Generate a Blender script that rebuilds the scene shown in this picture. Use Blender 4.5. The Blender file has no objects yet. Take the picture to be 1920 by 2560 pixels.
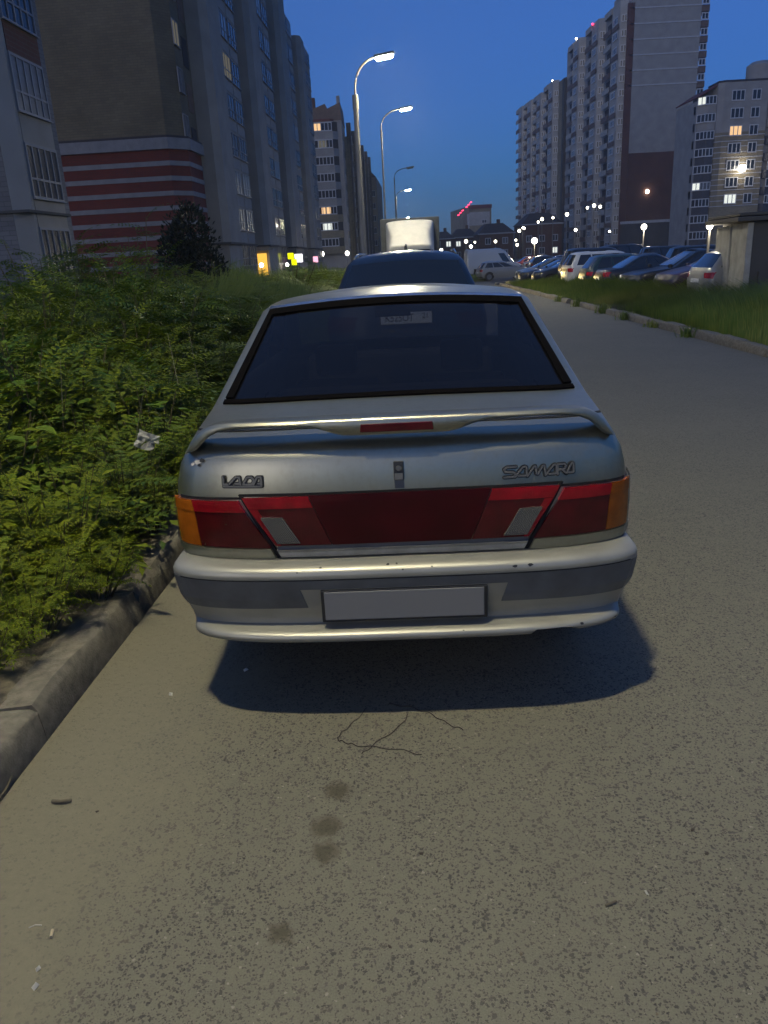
import bpy, bmesh, math, random
import numpy as np
from mathutils import Vector, Matrix
rnd = random.Random(7)
C = bpy.context.scene.collection
sc = bpy.context.scene
sin, cos, pi, rad = math.sin, math.cos, math.pi, math.radians

# ------------------------------------------------------------------ camera
cd = bpy.data.cameras.new('camera'); cam = bpy.data.objects.new('camera', cd); C.objects.link(cam)
PT, RL = rad(18.3), rad(3.0)
fw = Vector((0, cos(PT), -sin(PT))); r0 = Vector((1, 0, 0)); u0 = Vector((0, sin(PT), cos(PT)))
rv = cos(RL)*r0 - sin(RL)*u0; uv = sin(RL)*r0 + cos(RL)*u0
M = Matrix((rv, uv, -fw)).transposed().to_4x4(); M.translation = Vector((0, 0, 1.58))
cam.matrix_world = M
cd.sensor_fit = 'VERTICAL'; cd.sensor_height = 34.6; cd.lens = 34.6*1923/2560
cd.clip_start = .05; cd.clip_end = 3000
sc.camera = cam

# ------------------------------------------------------------------ world
w = bpy.data.worlds.new('World'); sc.world = w; w.use_nodes = True
nt = w.node_tree; bg = nt.nodes['Background']
sky = nt.nodes.new('ShaderNodeTexSky'); sky.sky_type = 'NISHITA'; sky.sun_disc = False
sky.sun_elevation = rad(2.0); sky.sun_rotation = rad(216); sky.altitude = 100
sky.air_density = 1.0; sky.dust_density = 0.0; sky.ozone_density = 8.0
ad = nt.nodes.new('ShaderNodeVectorMath'); ad.operation = 'ADD'; ad.inputs[1].default_value = (.23, .50, 1.1)   # even dusk airglow over the whole dome
nt.links.new(sky.outputs[0], ad.inputs[0]); nt.links.new(ad.outputs[0], bg.inputs[0]); bg.inputs[1].default_value = .2
sun = bpy.data.lights.new('afterglow_sun', 'SUN'); sun.energy = .55; sun.angle = rad(35); sun.color = (1, .90, .78)
so = bpy.data.objects.new('afterglow_sun', sun); C.objects.link(so)
so.rotation_euler = Vector((.55, .80, -.20)).to_track_quat('-Z', 'Y').to_euler()
sc.view_settings.view_transform = 'Standard'; sc.view_settings.look = 'None'
sc.view_settings.exposure = 0; sc.view_settings.gamma = 1; sc.view_settings.use_curve_mapping = False
sc.render.engine = 'CYCLES'
sc.cycles.use_adaptive_sampling = True; sc.cycles.adaptive_threshold = 0.02
sc.cycles.use_denoising = True
sc.cycles.max_bounces = 6; sc.cycles.transparent_max_bounces = 12
sc.cycles.sample_clamp_indirect = 3.0
sc.cycles.volume_bounces = 0; sc.cycles.volume_step_rate = 5; sc.cycles.volume_max_steps = 64
sc.cycles.caustics_reflective = False; sc.cycles.caustics_refractive = False

# ------------------------------------------------------------------ materials
def srgb(r, g, b):
    f = lambda c: ((c/255)/12.92 if c/255 <= .04045 else ((c/255+.055)/1.055)**2.4)
    return (f(r), f(g), f(b), 1)
def mat(name, col, rough=.7, metal=0., coat=0., noise=None, bump=None, emit=None, spec=None, emit_strength=1.):
    m = bpy.data.materials.new(name); m.use_nodes = True
    n = m.node_tree.nodes; l = m.node_tree.links; b = n['Principled BSDF']
    col = tuple(col)[:3]+(1,)
    b.inputs['Base Color'].default_value = col; b.inputs['Roughness'].default_value = rough
    b.inputs['Metallic'].default_value = metal
    if coat: b.inputs['Coat Weight'].default_value = coat; b.inputs['Coat Roughness'].default_value = .08
    if spec is not None: b.inputs['Specular IOR Level'].default_value = spec
    if emit: b.inputs['Emission Color'].default_value = tuple(emit)[:3]+(1,); b.inputs['Emission Strength'].default_value = emit_strength
    if noise or bump:
        tc = n.new('ShaderNodeTexCoord')
    if noise:      # (scale, amount[, detail, stretch])
        t = n.new('ShaderNodeTexNoise'); t.inputs['Scale'].default_value = noise[0]
        t.inputs['Detail'].default_value = noise[2] if len(noise) > 2 else 6
        if len(noise) > 3:
            mp = n.new('ShaderNodeMapping'); mp.inputs['Scale'].default_value = noise[3]
            l.new(tc.outputs['Object'], mp.inputs[0]); l.new(mp.outputs[0], t.inputs['Vector'])
        else: l.new(tc.outputs['Object'], t.inputs['Vector'])
        r = n.new('ShaderNodeMapRange'); r.inputs[1].default_value = .3; r.inputs[2].default_value = .7
        r.inputs[3].default_value = 1-noise[1]; r.inputs[4].default_value = 1+noise[1]
        l.new(t.outputs['Fac'], r.inputs[0])
        mx = n.new('ShaderNodeVectorMath'); mx.operation = 'SCALE'; mx.inputs[0].default_value = col[:3]
        l.new(r.outputs[0], mx.inputs['Scale']); l.new(mx.outputs[0], b.inputs['Base Color'])
    if bump:       # (scale, strength, distance)
        t2 = n.new('ShaderNodeTexNoise'); t2.inputs['Scale'].default_value = bump[0]; t2.inputs['Detail'].default_value = 5
        l.new(tc.outputs['Object'], t2.inputs['Vector'])
        bp = n.new('ShaderNodeBump'); bp.inputs['Strength'].default_value = bump[1]; bp.inputs['Distance'].default_value = bump[2]
        l.new(t2.outputs['Fac'], bp.inputs['Height']); l.new(bp.outputs[0], b.inputs['Normal'])
    return m
def brick_mat(name, c1, c2, mortar, scale=1., rough=.85):
    m = bpy.data.materials.new(name); m.use_nodes = True
    n = m.node_tree.nodes; l = m.node_tree.links; b = n['Principled BSDF']; b.inputs['Roughness'].default_value = rough
    tc = n.new('ShaderNodeTexCoord'); sp = n.new('ShaderNodeSeparateXYZ'); l.new(tc.outputs['Object'], sp.inputs[0])
    ad = n.new('ShaderNodeMath'); ad.operation = 'ADD'; l.new(sp.outputs[0], ad.inputs[0]); l.new(sp.outputs[1], ad.inputs[1])
    cb = n.new('ShaderNodeCombineXYZ'); l.new(ad.outputs[0], cb.inputs[0]); l.new(sp.outputs[2], cb.inputs[1])
    br = n.new('ShaderNodeTexBrick'); br.inputs['Scale'].default_value = scale
    br.inputs['Brick Width'].default_value = .5; br.inputs['Row Height'].default_value = .16; br.inputs['Mortar Size'].default_value = .012
    br.inputs['Color1'].default_value = c1[:3]+(1,) if len(c1) == 3 else c1
    br.inputs['Color2'].default_value = c2[:3]+(1,) if len(c2) == 3 else c2
    br.inputs['Mortar'].default_value = mortar[:3]+(1,) if len(mortar) == 3 else mortar
    l.new(cb.outputs[0], br.inputs['Vector'])
    t = n.new('ShaderNodeTexNoise'); t.inputs['Scale'].default_value = .35; t.inputs['Detail'].default_value = 6; l.new(tc.outputs['Object'], t.inputs['Vector'])
    r = n.new('ShaderNodeMapRange'); r.inputs[1].default_value = .3; r.inputs[2].default_value = .7; r.inputs[3].default_value = .8; r.inputs[4].default_value = 1.2
    l.new(t.outputs['Fac'], r.inputs[0])
    mx = n.new('ShaderNodeVectorMath'); mx.operation = 'SCALE'; l.new(br.outputs['Color'], mx.inputs[0]); l.new(r.outputs[0], mx.inputs['Scale'])
    l.new(mx.outputs[0], b.inputs['Base Color'])
    return m
def emis(name, col, s):
    m = bpy.data.materials.new(name); m.use_nodes = True
    n = m.node_tree.nodes; l = m.node_tree.links
    for x in list(n):
        if x.type == 'BSDF_PRINCIPLED': n.remove(x)
    e = n.new('ShaderNodeEmission'); e.inputs[0].default_value = tuple(col)[:3]+(1,); e.inputs[1].default_value = s
    l.new(e.outputs[0], n['Material Output'].inputs[0]); return m
def glass_mat(name, tint, gloss=.06, rough=.02):
    m = bpy.data.materials.new(name); m.use_nodes = True
    n = m.node_tree.nodes; l = m.node_tree.links
    for x in list(n):
        if x.type == 'BSDF_PRINCIPLED': n.remove(x)
    t = n.new('ShaderNodeBsdfTransparent'); t.inputs[0].default_value = tuple(tint)[:3]+(1,)
    g = n.new('ShaderNodeBsdfGlossy'); g.inputs[0].default_value = (1, 1, 1, 1); g.inputs['Roughness'].default_value = rough
    lw = n.new('ShaderNodeLayerWeight'); lw.inputs[0].default_value = .5; pw = n.new('ShaderNodeMath'); pw.operation = 'POWER'; l.new(lw.outputs['Facing'], pw.inputs[0]); pw.inputs[1].default_value = 4.
    fr = n.new('ShaderNodeMath'); fr.operation = 'MULTIPLY_ADD'; l.new(pw.outputs[0], fr.inputs[0]); fr.inputs[1].default_value = .7; fr.inputs[2].default_value = .045
    df = n.new('ShaderNodeBsdfDiffuse'); df.inputs[0].default_value = (.22, .19, .2, 1); dm = n.new('ShaderNodeMixShader'); dm.inputs[0].default_value = .014; l.new(t.outputs[0], dm.inputs[1]); l.new(df.outputs[0], dm.inputs[2])
    mx = n.new('ShaderNodeMixShader'); l.new(fr.outputs[0], mx.inputs[0]); l.new(dm.outputs[0], mx.inputs[1]); l.new(g.outputs[0], mx.inputs[2])
    l.new(mx.outputs[0], n['Material Output'].inputs[0]); return m

# asphalt with exposed aggregate, sand drifted against the left kerb
def asphalt_mat():
    m = bpy.data.materials.new('asphalt'); m.use_nodes = True
    n = m.node_tree.nodes; l = m.node_tree.links; b = n['Principled BSDF']; b.inputs['Roughness'].default_value = .8
    tc = n.new('ShaderNodeTexCoord'); P = tc.outputs['Object']
    def math_(op, a, bb, clamp=False):
        x = n.new('ShaderNodeMath'); x.operation = op; x.use_clamp = clamp
        for i, v in enumerate((a, bb)):
            if v is None: continue
            if isinstance(v, (int, float)): x.inputs[i].default_value = v
            else: l.new(v, x.inputs[i])
        return x.outputs[0]
    def noise(sc_, det=6, rough=.55):
        t = n.new('ShaderNodeTexNoise'); t.inputs['Scale'].default_value = sc_; t.inputs['Detail'].default_value = det; t.inputs['Roughness'].default_value = rough
        l.new(P, t.inputs['Vector']); return t.outputs['Fac']
    def mix(f, a, bb):
        x = n.new('ShaderNodeMix'); x.data_type = 'RGBA'
        l.new(f, x.inputs[0])
        for i, v in ((6, a), (7, bb)):
            if isinstance(v, tuple): x.inputs[i].default_value = v
            else: l.new(v, x.inputs[i])
        return x.outputs[2]
    def ramp(v, a, bb, lo=0, hi=1):
        r = n.new('ShaderNodeMapRange'); r.inputs[1].default_value = a; r.inputs[2].default_value = bb; r.inputs[3].default_value = lo; r.inputs[4].default_value = hi
        l.new(v, r.inputs[0]); return r.outputs[0]
    # distort coordinates a little so that the stones are irregular
    nz = n.new('ShaderNodeTexNoise'); nz.inputs['Scale'].default_value = 130; nz.inputs['Detail'].default_value = 2; l.new(P, nz.inputs['Vector'])
    vm = n.new('ShaderNodeVectorMath'); vm.operation = 'SCALE'; vm.inputs['Scale'].default_value = .016; l.new(nz.outputs['Color'], vm.inputs[0])
    va = n.new('ShaderNodeVectorMath'); va.operation = 'ADD'; l.new(P, va.inputs[0]); l.new(vm.outputs[0], va.inputs[1])
    def stones(scale, thr, size):
        v = n.new('ShaderNodeTexVoronoi'); v.inputs['Scale'].default_value = scale; l.new(va.outputs[0], v.inputs['Vector'])
        s = n.new('ShaderNodeSeparateColor'); l.new(v.outputs['Color'], s.inputs[0])
        pick = math_('GREATER_THAN', s.outputs[0], thr)
        sz = math_('MULTIPLY', s.outputs[1], size)
        inn = ramp(math_('SUBTRACT', sz, v.outputs['Distance']), 0, .08)
        return math_('MULTIPLY', pick, inn, True), s.outputs[2]
    big, bc = stones(88, .52, .62); med, mc = stones(155, .34, .66); lit, lc = stones(95, .93, .42)
    base = mix(ramp(noise(1.1), .35, .65), (.142, .135, .106, 1), (.166, .158, .124, 1))
    base = mix(ramp(noise(220, 3), .3, .7), base, (.105, .097, .068, 1))
    base = mix(math_('MULTIPLY', ramp(noise(14, 8, .7), .3, .7), .4), base, (.19, .172, .118, 1))
    dens = ramp(noise(1.7, 5), .30, .55, .55, 1)
    c = mix(math_('MULTIPLY', med, math_('MULTIPLY', dens, .85)), base, (.032, .030, .027, 1))
    c = mix(math_('MULTIPLY', big, math_('MULTIPLY', dens, .95)), c, mix(bc, (.022, .021, .020, 1), (.07, .066, .058, 1)))
    c = mix(math_('MULTIPLY', lit, .45), c, (.34, .31, .26, 1))
    # sand near the left kerb:  d = x + 1.40 - .065 y
    sp = n.new('ShaderNodeSeparateXYZ'); l.new(P, sp.inputs[0])
    d = math_('SUBTRACT', math_('ADD', sp.outputs[0], 1.40), math_('MULTIPLY', sp.outputs[1], .065))
    dn = math_('ADD', d, math_('MULTIPLY', math_('SUBTRACT', noise(2.6, 7, .6), .5), 1.1))
    sand = ramp(dn, .75, .35)
    sandc = mix(ramp(noise(40, 8, .7), .3, .7), (.150, .136, .092, 1), (.182, .165, .112, 1))
    sandc = mix(math_('MULTIPLY', big, .35), sandc, (.09, .08, .06, 1))
    c = mix(math_('MULTIPLY', sand, .92), c, sandc)
    # oil blots
    for (x, y, r) in ((-.19, 2.02, .05), (-.22, 1.86, .055), (-.215, 1.76, .05), (-.31, 1.49, .038)):
        cx = n.new('ShaderNodeCombineXYZ'); cx.inputs[0].default_value = x; cx.inputs[1].default_value = y
        ds = n.new('ShaderNodeVectorMath'); ds.operation = 'DISTANCE'; l.new(P, ds.inputs[0]); l.new(cx.outputs[0], ds.inputs[1])
        dd = math_('ADD', ds.outputs['Value'], math_('MULTIPLY', math_('SUBTRACT', noise(34, 5), .5), .08))
        c = mix(ramp(dd, r*1.1, r*.4, 0, .8), c, (.05, .042, .024, 1))
    l.new(c, b.inputs['Base Color'])
    h = math_('ADD', math_('MULTIPLY', noise(260, 3), .5), math_('MULTIPLY', math_('SUBTRACT', 1., math_('MULTIPLY', big, 1.)), .5))
    bp = n.new('ShaderNodeBump'); bp.inputs['Strength'].default_value = .55; bp.inputs['Distance'].default_value = .004
    l.new(h, bp.inputs['Height']); l.new(bp.outputs[0], b.inputs['Normal'])
    return m

MT = {}
MT['asphalt'] = asphalt_mat()
MT['soil'] = mat('soil', (.075, .062, .04), .95, noise=(3, .35), bump=(25, .8, .02))
MT['dirt'] = mat('dirt', (.135, .115, .078), .95, noise=(26, .3, 10), bump=(120, .7, .005))
MT['kerb'] = mat('kerb_concrete', (.165, .148, .115), .9, noise=(22, .3, 9), bump=(110, .8, .004))
MT['concrete'] = mat('concrete', (.30, .29, .25), .9, noise=(3, .22, 8), bump=(20, .4, .01))
MT['parking'] = mat('parking_asphalt', (.07, .068, .062), .85, noise=(2, .2))
# body paints
def silver_mat():
    m = mat('silver_paint', (.46, .46, .43), .33, .92, .15)
    n = m.node_tree.nodes; l = m.node_tree.links; b = n['Principled BSDF']
    tc = n.new('ShaderNodeTexCoord')
    t = n.new('ShaderNodeTexNoise'); t.inputs['Scale'].default_value = 3.2; t.inputs['Detail'].default_value = 9; t.inputs['Roughness'].default_value = .62
    l.new(tc.outputs['Object'], t.inputs['Vector'])
    cr = n.new('ShaderNodeValToRGB'); cr.color_ramp.elements[0].position = .33; cr.color_ramp.elements[0].color = (.335, .322, .245, 1)
    cr.color_ramp.elements[1].position = .62; cr.color_ramp.elements[1].color = (.385, .372, .29, 1)
    l.new(t.outputs['Fac'], cr.inputs[0]); l.new(cr.outputs[0], b.inputs['Base Color'])
    r = n.new('ShaderNodeMapRange'); r.inputs[1].default_value = .3; r.inputs[2].default_value = .7; r.inputs[3].default_value = .38; r.inputs[4].default_value = .33
    l.new(t.outputs['Fac'], r.inputs[0]); l.new(r.outputs[0], b.inputs['Roughness'])
    mp = n.new('ShaderNodeMapping'); mp.inputs['Scale'].default_value = (26, 26, 2.2); l.new(tc.outputs['Object'], mp.inputs[0])
    t3 = n.new('ShaderNodeTexNoise'); t3.inputs['Scale'].default_value = 1.; t3.inputs['Detail'].default_value = 7; t3.inputs['Roughness'].default_value = .65; l.new(mp.outputs[0], t3.inputs['Vector'])
    t4 = n.new('ShaderNodeTexNoise'); t4.inputs['Scale'].default_value = 55; t4.inputs['Detail'].default_value = 6; l.new(tc.outputs['Object'], t4.inputs['Vector'])
    pr = n.new('ShaderNodeMath'); pr.operation = 'MULTIPLY'; l.new(t3.outputs['Fac'], pr.inputs[0]); l.new(t4.outputs['Fac'], pr.inputs[1])
    r3 = n.new('ShaderNodeMapRange'); r3.inputs[1].default_value = .24; r3.inputs[2].default_value = .36; r3.inputs[3].default_value = 0; r3.inputs[4].default_value = .13; l.new(pr.outputs[0], r3.inputs[0])
    gm = n.new('ShaderNodeMix'); gm.data_type = 'RGBA'; gm.inputs[7].default_value = (.13, .115, .075, 1); l.new(r3.outputs[0], gm.inputs[0]); l.new(cr.outputs[0], gm.inputs[6]); l.new(gm.outputs[2], b.inputs['Base Color'])
    ml = n.new('ShaderNodeMapRange'); ml.inputs[1].default_value = 0; ml.inputs[2].default_value = .38; ml.inputs[3].default_value = .92; ml.inputs[4].default_value = .62; l.new(r3.outputs[0], ml.inputs[0]); l.new(ml.outputs[0], b.inputs['Metallic'])
    t2 = n.new('ShaderNodeTexNoise'); t2.inputs['Scale'].default_value = 600; t2.inputs['Detail'].default_value = 1; l.new(tc.outputs['Object'], t2.inputs['Vector'])
    bp = n.new('ShaderNodeBump'); bp.inputs['Strength'].default_value = .12; bp.inputs['Distance'].default_value = .001
    l.new(t2.outputs['Fac'], bp.inputs['Height']); l.new(bp.outputs[0], b.inputs['Normal'])
    return m
MT['silver'] = silver_mat()
MT['silver_bumper'] = mat('silver_bumper', (.30, .29, .245), .40, .45, .08, noise=(5, .14, 9), bump=(500, .15, .001))
MT['grey_trim'] = mat('grey_trim', (.085, .088, .09), .45, 0, .1, noise=(12, .2), bump=(500, .2, .001))
MT['black_plastic'] = mat('black_plastic', (.012, .012, .012), .5, noise=(20, .3))
MT['rubber'] = mat('rubber', (.02, .019, .018), .65, noise=(8, .35))
MT['gap'] = mat('panel_gap', (.004, .004, .004), .9)
MT['badge'] = mat('badge_plastic', (.09, .09, .088), .5)
MT['badge_edge'] = mat('badge_edge', (.010, .010, .010), .6)
MT['chrome'] = mat('chrome', (.5, .5, .48), .25, 1.)
MT['lip_silver'] = mat('silver_strip', (.42, .42, .42), .22, .9, .3, noise=(20, .2))
def lens(name, c):
    m = mat(name, c, .16, 0, .3, noise=(14, .3, 9), spec=.4); n = m.node_tree.nodes; l = m.node_tree.links
    tc = n.new('ShaderNodeTexCoord'); wv = n.new('ShaderNodeTexWave'); wv.bands_direction = 'Z'; wv.inputs['Scale'].default_value = 42; l.new(tc.outputs['Object'], wv.inputs['Vector'])
    w2 = n.new('ShaderNodeTexWave'); w2.bands_direction = 'X'; w2.inputs['Scale'].default_value = 34; l.new(tc.outputs['Object'], w2.inputs['Vector'])
    ad = n.new('ShaderNodeMath'); l.new(wv.outputs['Fac'], ad.inputs[0]); l.new(w2.outputs['Fac'], ad.inputs[1])
    bp = n.new('ShaderNodeBump'); bp.inputs['Strength'].default_value = .10; bp.inputs['Distance'].default_value = .0015; l.new(ad.outputs[0], bp.inputs['Height']); l.new(bp.outputs[0], n['Principled BSDF'].inputs['Normal']); return m
MT['lens_red'] = lens('lens_red', (.24, .004, .010)); MT['lens_dark_red'] = lens('lens_dark_red', (.062, .002, .005))
MT['lens_maroon'] = mat('lens_maroon', (.038, .0022, .004), .3, 0, .08, noise=(5, .35, 9), spec=.2); MT['lens_amber'] = lens('lens_amber', (.30, .075, .006))
MT['lens_clear'] = mat('lens_clear', (.12, .11, .085), .15, .2, .5)
MT['plate_grey'] = mat('plate_grey', (.155, .155, .155), .45)
MT['seal'] = mat('window_seal', (.003, .0025, .0025), .9, spec=.05)
MT['tint'] = glass_mat('tinted_glass', (.15, .15, .17))
MT['clear'] = glass_mat('windscreen_glass', (.75, .8, .8))
MT['dark_glass'] = mat('dark_car_glass', (.008, .010, .014), .05, 0, 1.)
MT['interior'] = mat('interior', (.012, .012, .013), .9)
MT['wheel_rim'] = mat('wheel_rim', (.25, .25, .25), .35, .9)
MT['white_plate'] = mat('white_plate', (.62, .62, .62), .4)
MT['plate_ink'] = mat('plate_ink', (.01, .01, .01), .5)
PAINT = {k: mat('paint_'+k, c, .35, .1, .35) for k, c in dict(midnight=(.008, .013, .025), black=(.008, .009, .012), white=(.45, .46, .47), teal=(.012, .035, .045),
        purple=(.035, .02, .045), blue=(.010, .017, .034), grey=(.12, .125, .13), silver=(.22, .225, .225), beige=(.3, .28, .22), red=(.15, .01, .01)).items()}
MT['truck_white'] = mat('truck_white', (.75, .71, .62), .45, 0, .1, noise=(5, .06))
MT['box_dark'] = mat('dark_box_panel', (.04, .045, .05), .5, noise=(5, .2))
# buildings
MT['grey_brick'] = brick_mat('grey_brick', (.12, .12, .13), (.15, .15, .155), (.09, .09, .095))
MT['beige_brick'] = brick_mat('beige_brick', (.21, .175, .115), (.26, .215, .14), (.16, .14, .10))
MT['red_brick'] = brick_mat('red_brick', (.20, .045, .035), (.25, .06, .045), (.13, .06, .05))
MT['brown_brick'] = brick_mat('brown_brick', (.095, .034, .020), (.11, .04, .024), (.1, .07, .055))
MT['pale_band'] = mat('pale_band', (.42, .42, .44), .8, noise=(2, .12))
MT['grey_wall'] = mat('grey_wall', (.29, .275, .26), .85, noise=(.6, .14), bump=(8, .2, .02))
MT['pale_wall'] = mat('pale_wall', (.37, .355, .335), .85, noise=(.5, .12))
MT['dark_wall'] = mat('dark_wall', (.06, .058, .055), .85, noise=(.5, .2))
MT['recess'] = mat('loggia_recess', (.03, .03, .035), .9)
MT['panel_dark'] = mat('balcony_panel_dark', (.05, .05, .06), .6, noise=(2, .2))
MT['panel_brown'] = mat('balcony_panel_brown', (.14, .09, .065), .7, noise=(2, .2))
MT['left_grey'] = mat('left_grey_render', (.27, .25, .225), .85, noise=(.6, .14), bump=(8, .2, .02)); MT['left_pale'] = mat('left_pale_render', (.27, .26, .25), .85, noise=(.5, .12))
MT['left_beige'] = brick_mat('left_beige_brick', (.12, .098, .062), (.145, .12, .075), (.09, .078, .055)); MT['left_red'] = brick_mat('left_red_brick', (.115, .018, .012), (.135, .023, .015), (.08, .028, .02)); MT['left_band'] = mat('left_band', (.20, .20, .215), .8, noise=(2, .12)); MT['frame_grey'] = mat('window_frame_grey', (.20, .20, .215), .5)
MT['frame'] = mat('window_frame', (.50, .50, .52), .5)
MT['pane'] = mat('window_pane', (.018, .022, .03), .22, 0, 0)
MT['pane_curtain'] = mat('window_pane_curtained', (.10, .10, .105), .3, 0, .4, noise=(3, .4))
MT['pane_lit'] = emis('window_lit_warm', (1, .62, .30), 1.1); MT['pane_cool'] = emis('window_lit_white', (.95, 1., .92), 1.0); MT['pane_dim'] = emis('window_lit_dim', (.9, .85, .7), .12)
MT['roof_red'] = mat('roof_red', (.13, .03, .025), .8, noise=(2, .2)); MT['roof_dark'] = mat('roof_dark', (.035, .03, .035), .8, noise=(2, .2))
MT['steel'] = mat('galvanised_steel', (.17, .165, .155), .55, .3, noise=(4, .3, 6, (1, 1, .2)))
MT['lamp'] = emis('street_light_lens', (1, .91, .63), 1500); MT['lamp_far'] = emis('far_light_lens', (1, .93, .74), 14); MT['red_light'] = emis('red_light', (1, .04, .12), 5)
MT['globe'] = emis('globe_lens', (1, .94, .8), 16)
MT['sign_yellow'] = emis('sign_yellow', (.95, 1, .0), 1.6); MT['sign_white'] = emis('sign_white', (1, .95, 1), 2.2); MT['sign_pink'] = emis('sign_pink', (1, .45, .6), 1.6); MT['door_glow'] = emis('door_glow', (1, .55, .08), 1.2)
# leaves
def leaf_mat(name, c1, c2, trans=.35):
    m = bpy.data.materials.new(name); m.use_nodes = True
    n = m.node_tree.nodes; l = m.node_tree.links
    for x in list(n):
        if x.type == 'BSDF_PRINCIPLED': n.remove(x)
    g = n.new('ShaderNodeNewGeometry'); oi = n.new('ShaderNodeObjectInfo')
    t = n.new('ShaderNodeTexNoise'); t.inputs['Scale'].default_value = 1.7; t.inputs['Detail'].default_value = 3; l.new(g.outputs['Position'], t.inputs['Vector'])
    a = n.new('ShaderNodeMath'); a.operation = 'ADD'; l.new(g.outputs['Random Per Island'], a.inputs[0]); l.new(t.outputs['Fac'], a.inputs[1])
    a2 = n.new('ShaderNodeMath'); a2.operation = 'ADD'; l.new(a.outputs[0], a2.inputs[0]); l.new(oi.outputs['Random'], a2.inputs[1])
    r = n.new('ShaderNodeMapRange'); r.inputs[1].default_value = .5; r.inputs[2].default_value = 2.1; l.new(a2.outputs[0], r.inputs[0])
    mx = n.new('ShaderNodeMix'); mx.data_type = 'RGBA'; mx.inputs[6].default_value = c1+(1,); mx.inputs[7].default_value = c2+(1,); l.new(r.outputs[0], mx.inputs[0])
    d = n.new('ShaderNodeBsdfPrincipled'); d.inputs['Roughness'].default_value = .5; d.inputs['Specular IOR Level'].default_value = .3; l.new(mx.outputs[2], d.inputs['Base Color'])
    tr = n.new('ShaderNodeBsdfTranslucent'); l.new(mx.outputs[2], tr.inputs[0])
    ms = n.new('ShaderNodeMixShader'); ms.inputs[0].default_value = trans; l.new(d.outputs[0], ms.inputs[1]); l.new(tr.outputs[0], ms.inputs[2])
    l.new(ms.outputs[0], n['Material Output'].inputs[0]); return m
MT['leaf'] = leaf_mat('shrub_leaf', (.028, .08, .009), (.20, .235, .008))
MT['leaf_dark'] = leaf_mat('dark_leaf', (.004, .009, .005), (.008, .016, .008), .1)
MT['grass'] = leaf_mat('grass_blade', (.075, .14, .02), (.20, .23, .045), .4)
MT['stem'] = mat('stem', (.09, .075, .03), .8)
MT['bark'] = mat('bark', (.05, .04, .03), .9)
MT['paper'] = mat('paper', (.38, .37, .33), .8); MT['wire'] = mat('wire', (.02, .015, .012), .6)
MT['broad'] = leaf_mat('broad_leaf', (.06, .13, .01), (.17, .24, .015), .35); MT['dry'] = mat('dry_stalk', (.34, .31, .20), .8)
MT['twig'] = mat('twig', (.10, .085, .055), .8); MT['butt'] = mat('filter_paper', (.42, .36, .24), .8)

# ------------------------------------------------------------------ mesh helpers
class MB:
    def __init__(s): s.v = []; s.f = []; s.m = []
    def add(s, vs, fs, mi=0):
        o = len(s.v); s.v += [tuple(v) for v in vs]; s.f += [tuple(i+o for i in f) for f in fs]; s.m += [mi]*len(fs)
    def box(s, x0, x1, y0, y1, z0, z1, mi=0):
        s.add([(x, y, z) for z in (z0, z1) for y in (y0, y1) for x in (x0, x1)], [(0, 2, 3, 1), (4, 5, 7, 6), (0, 1, 5, 4), (2, 6, 7, 3), (0, 4, 6, 2), (1, 3, 7, 5)], mi)
    def obox(s, c, ax, ay, az, mi=0):   # centre + three half vectors
        c, ax, ay, az = map(Vector, (c, ax, ay, az))
        s.add([c+i*ax+j*ay+k*az for k in (-1, 1) for j in (-1, 1) for i in (-1, 1)], [(0, 2, 3, 1), (4, 5, 7, 6), (0, 1, 5, 4), (2, 6, 7, 3), (0, 4, 6, 2), (1, 3, 7, 5)], mi)
    def tube(s, pts, r, n=8, mi=0, cap=True):
        pts = [Vector(p) for p in pts]; rs = r if isinstance(r, (list, tuple)) else [r]*len(pts); vs = []; up = Vector((0, 0, 1))
        for i, p in enumerate(pts):
            t = (pts[min(i+1, len(pts)-1)]-pts[max(i-1, 0)]).normalized()
            a = t.cross(up if abs(t.z) < .95 else Vector((1, 0, 0))).normalized(); b = t.cross(a)
            vs += [p+rs[i]*(cos(2*pi*k/n)*a+sin(2*pi*k/n)*b) for k in range(n)]
        fs = [(i*n+k, i*n+(k+1) % n, (i+1)*n+(k+1) % n, (i+1)*n+k) for i in range(len(pts)-1) for k in range(n)]
        if cap: fs += [tuple(range(n))[::-1], tuple((len(pts)-1)*n+k for k in range(n))]
        s.add(vs, fs, mi)
    def prism(s, poly, z0, z1, mi=0, cap=True):
        n = len(poly); vs = [(x, y, z0) for x, y in poly]+[(x, y, z1) for x, y in poly]
        fs = [(k, (k+1) % n, n+(k+1) % n, n+k) for k in range(n)]
        if cap: fs += [tuple(range(n))[::-1], tuple(range(n, 2*n))]
        s.add(vs, fs, mi)
    def mesh(s, name, mats, smooth=False, auto=None):
        me = bpy.data.meshes.new(name); me.from_pydata(s.v, [], s.f)
        for m in (mats if isinstance(mats, (list, tuple)) else [mats]): me.materials.append(MT[m] if isinstance(m, str) else m)
        if any(s.m): me.polygons.foreach_set('material_index', s.m)
        bm = bmesh.new(); bm.from_mesh(me); bmesh.ops.recalc_face_normals(bm, faces=bm.faces); bm.to_mesh(me); bm.free()
        if smooth:
            me.polygons.foreach_set('use_smooth', [True]*len(me.polygons))
            if auto: me.set_sharp_from_angle(angle=rad(auto))
        me.update(); return me
    def build(s, name, mats, parent=None, smooth=False, auto=None, **kw):
        return link(s.mesh(name, mats, smooth, auto), name, parent, **kw)
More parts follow.
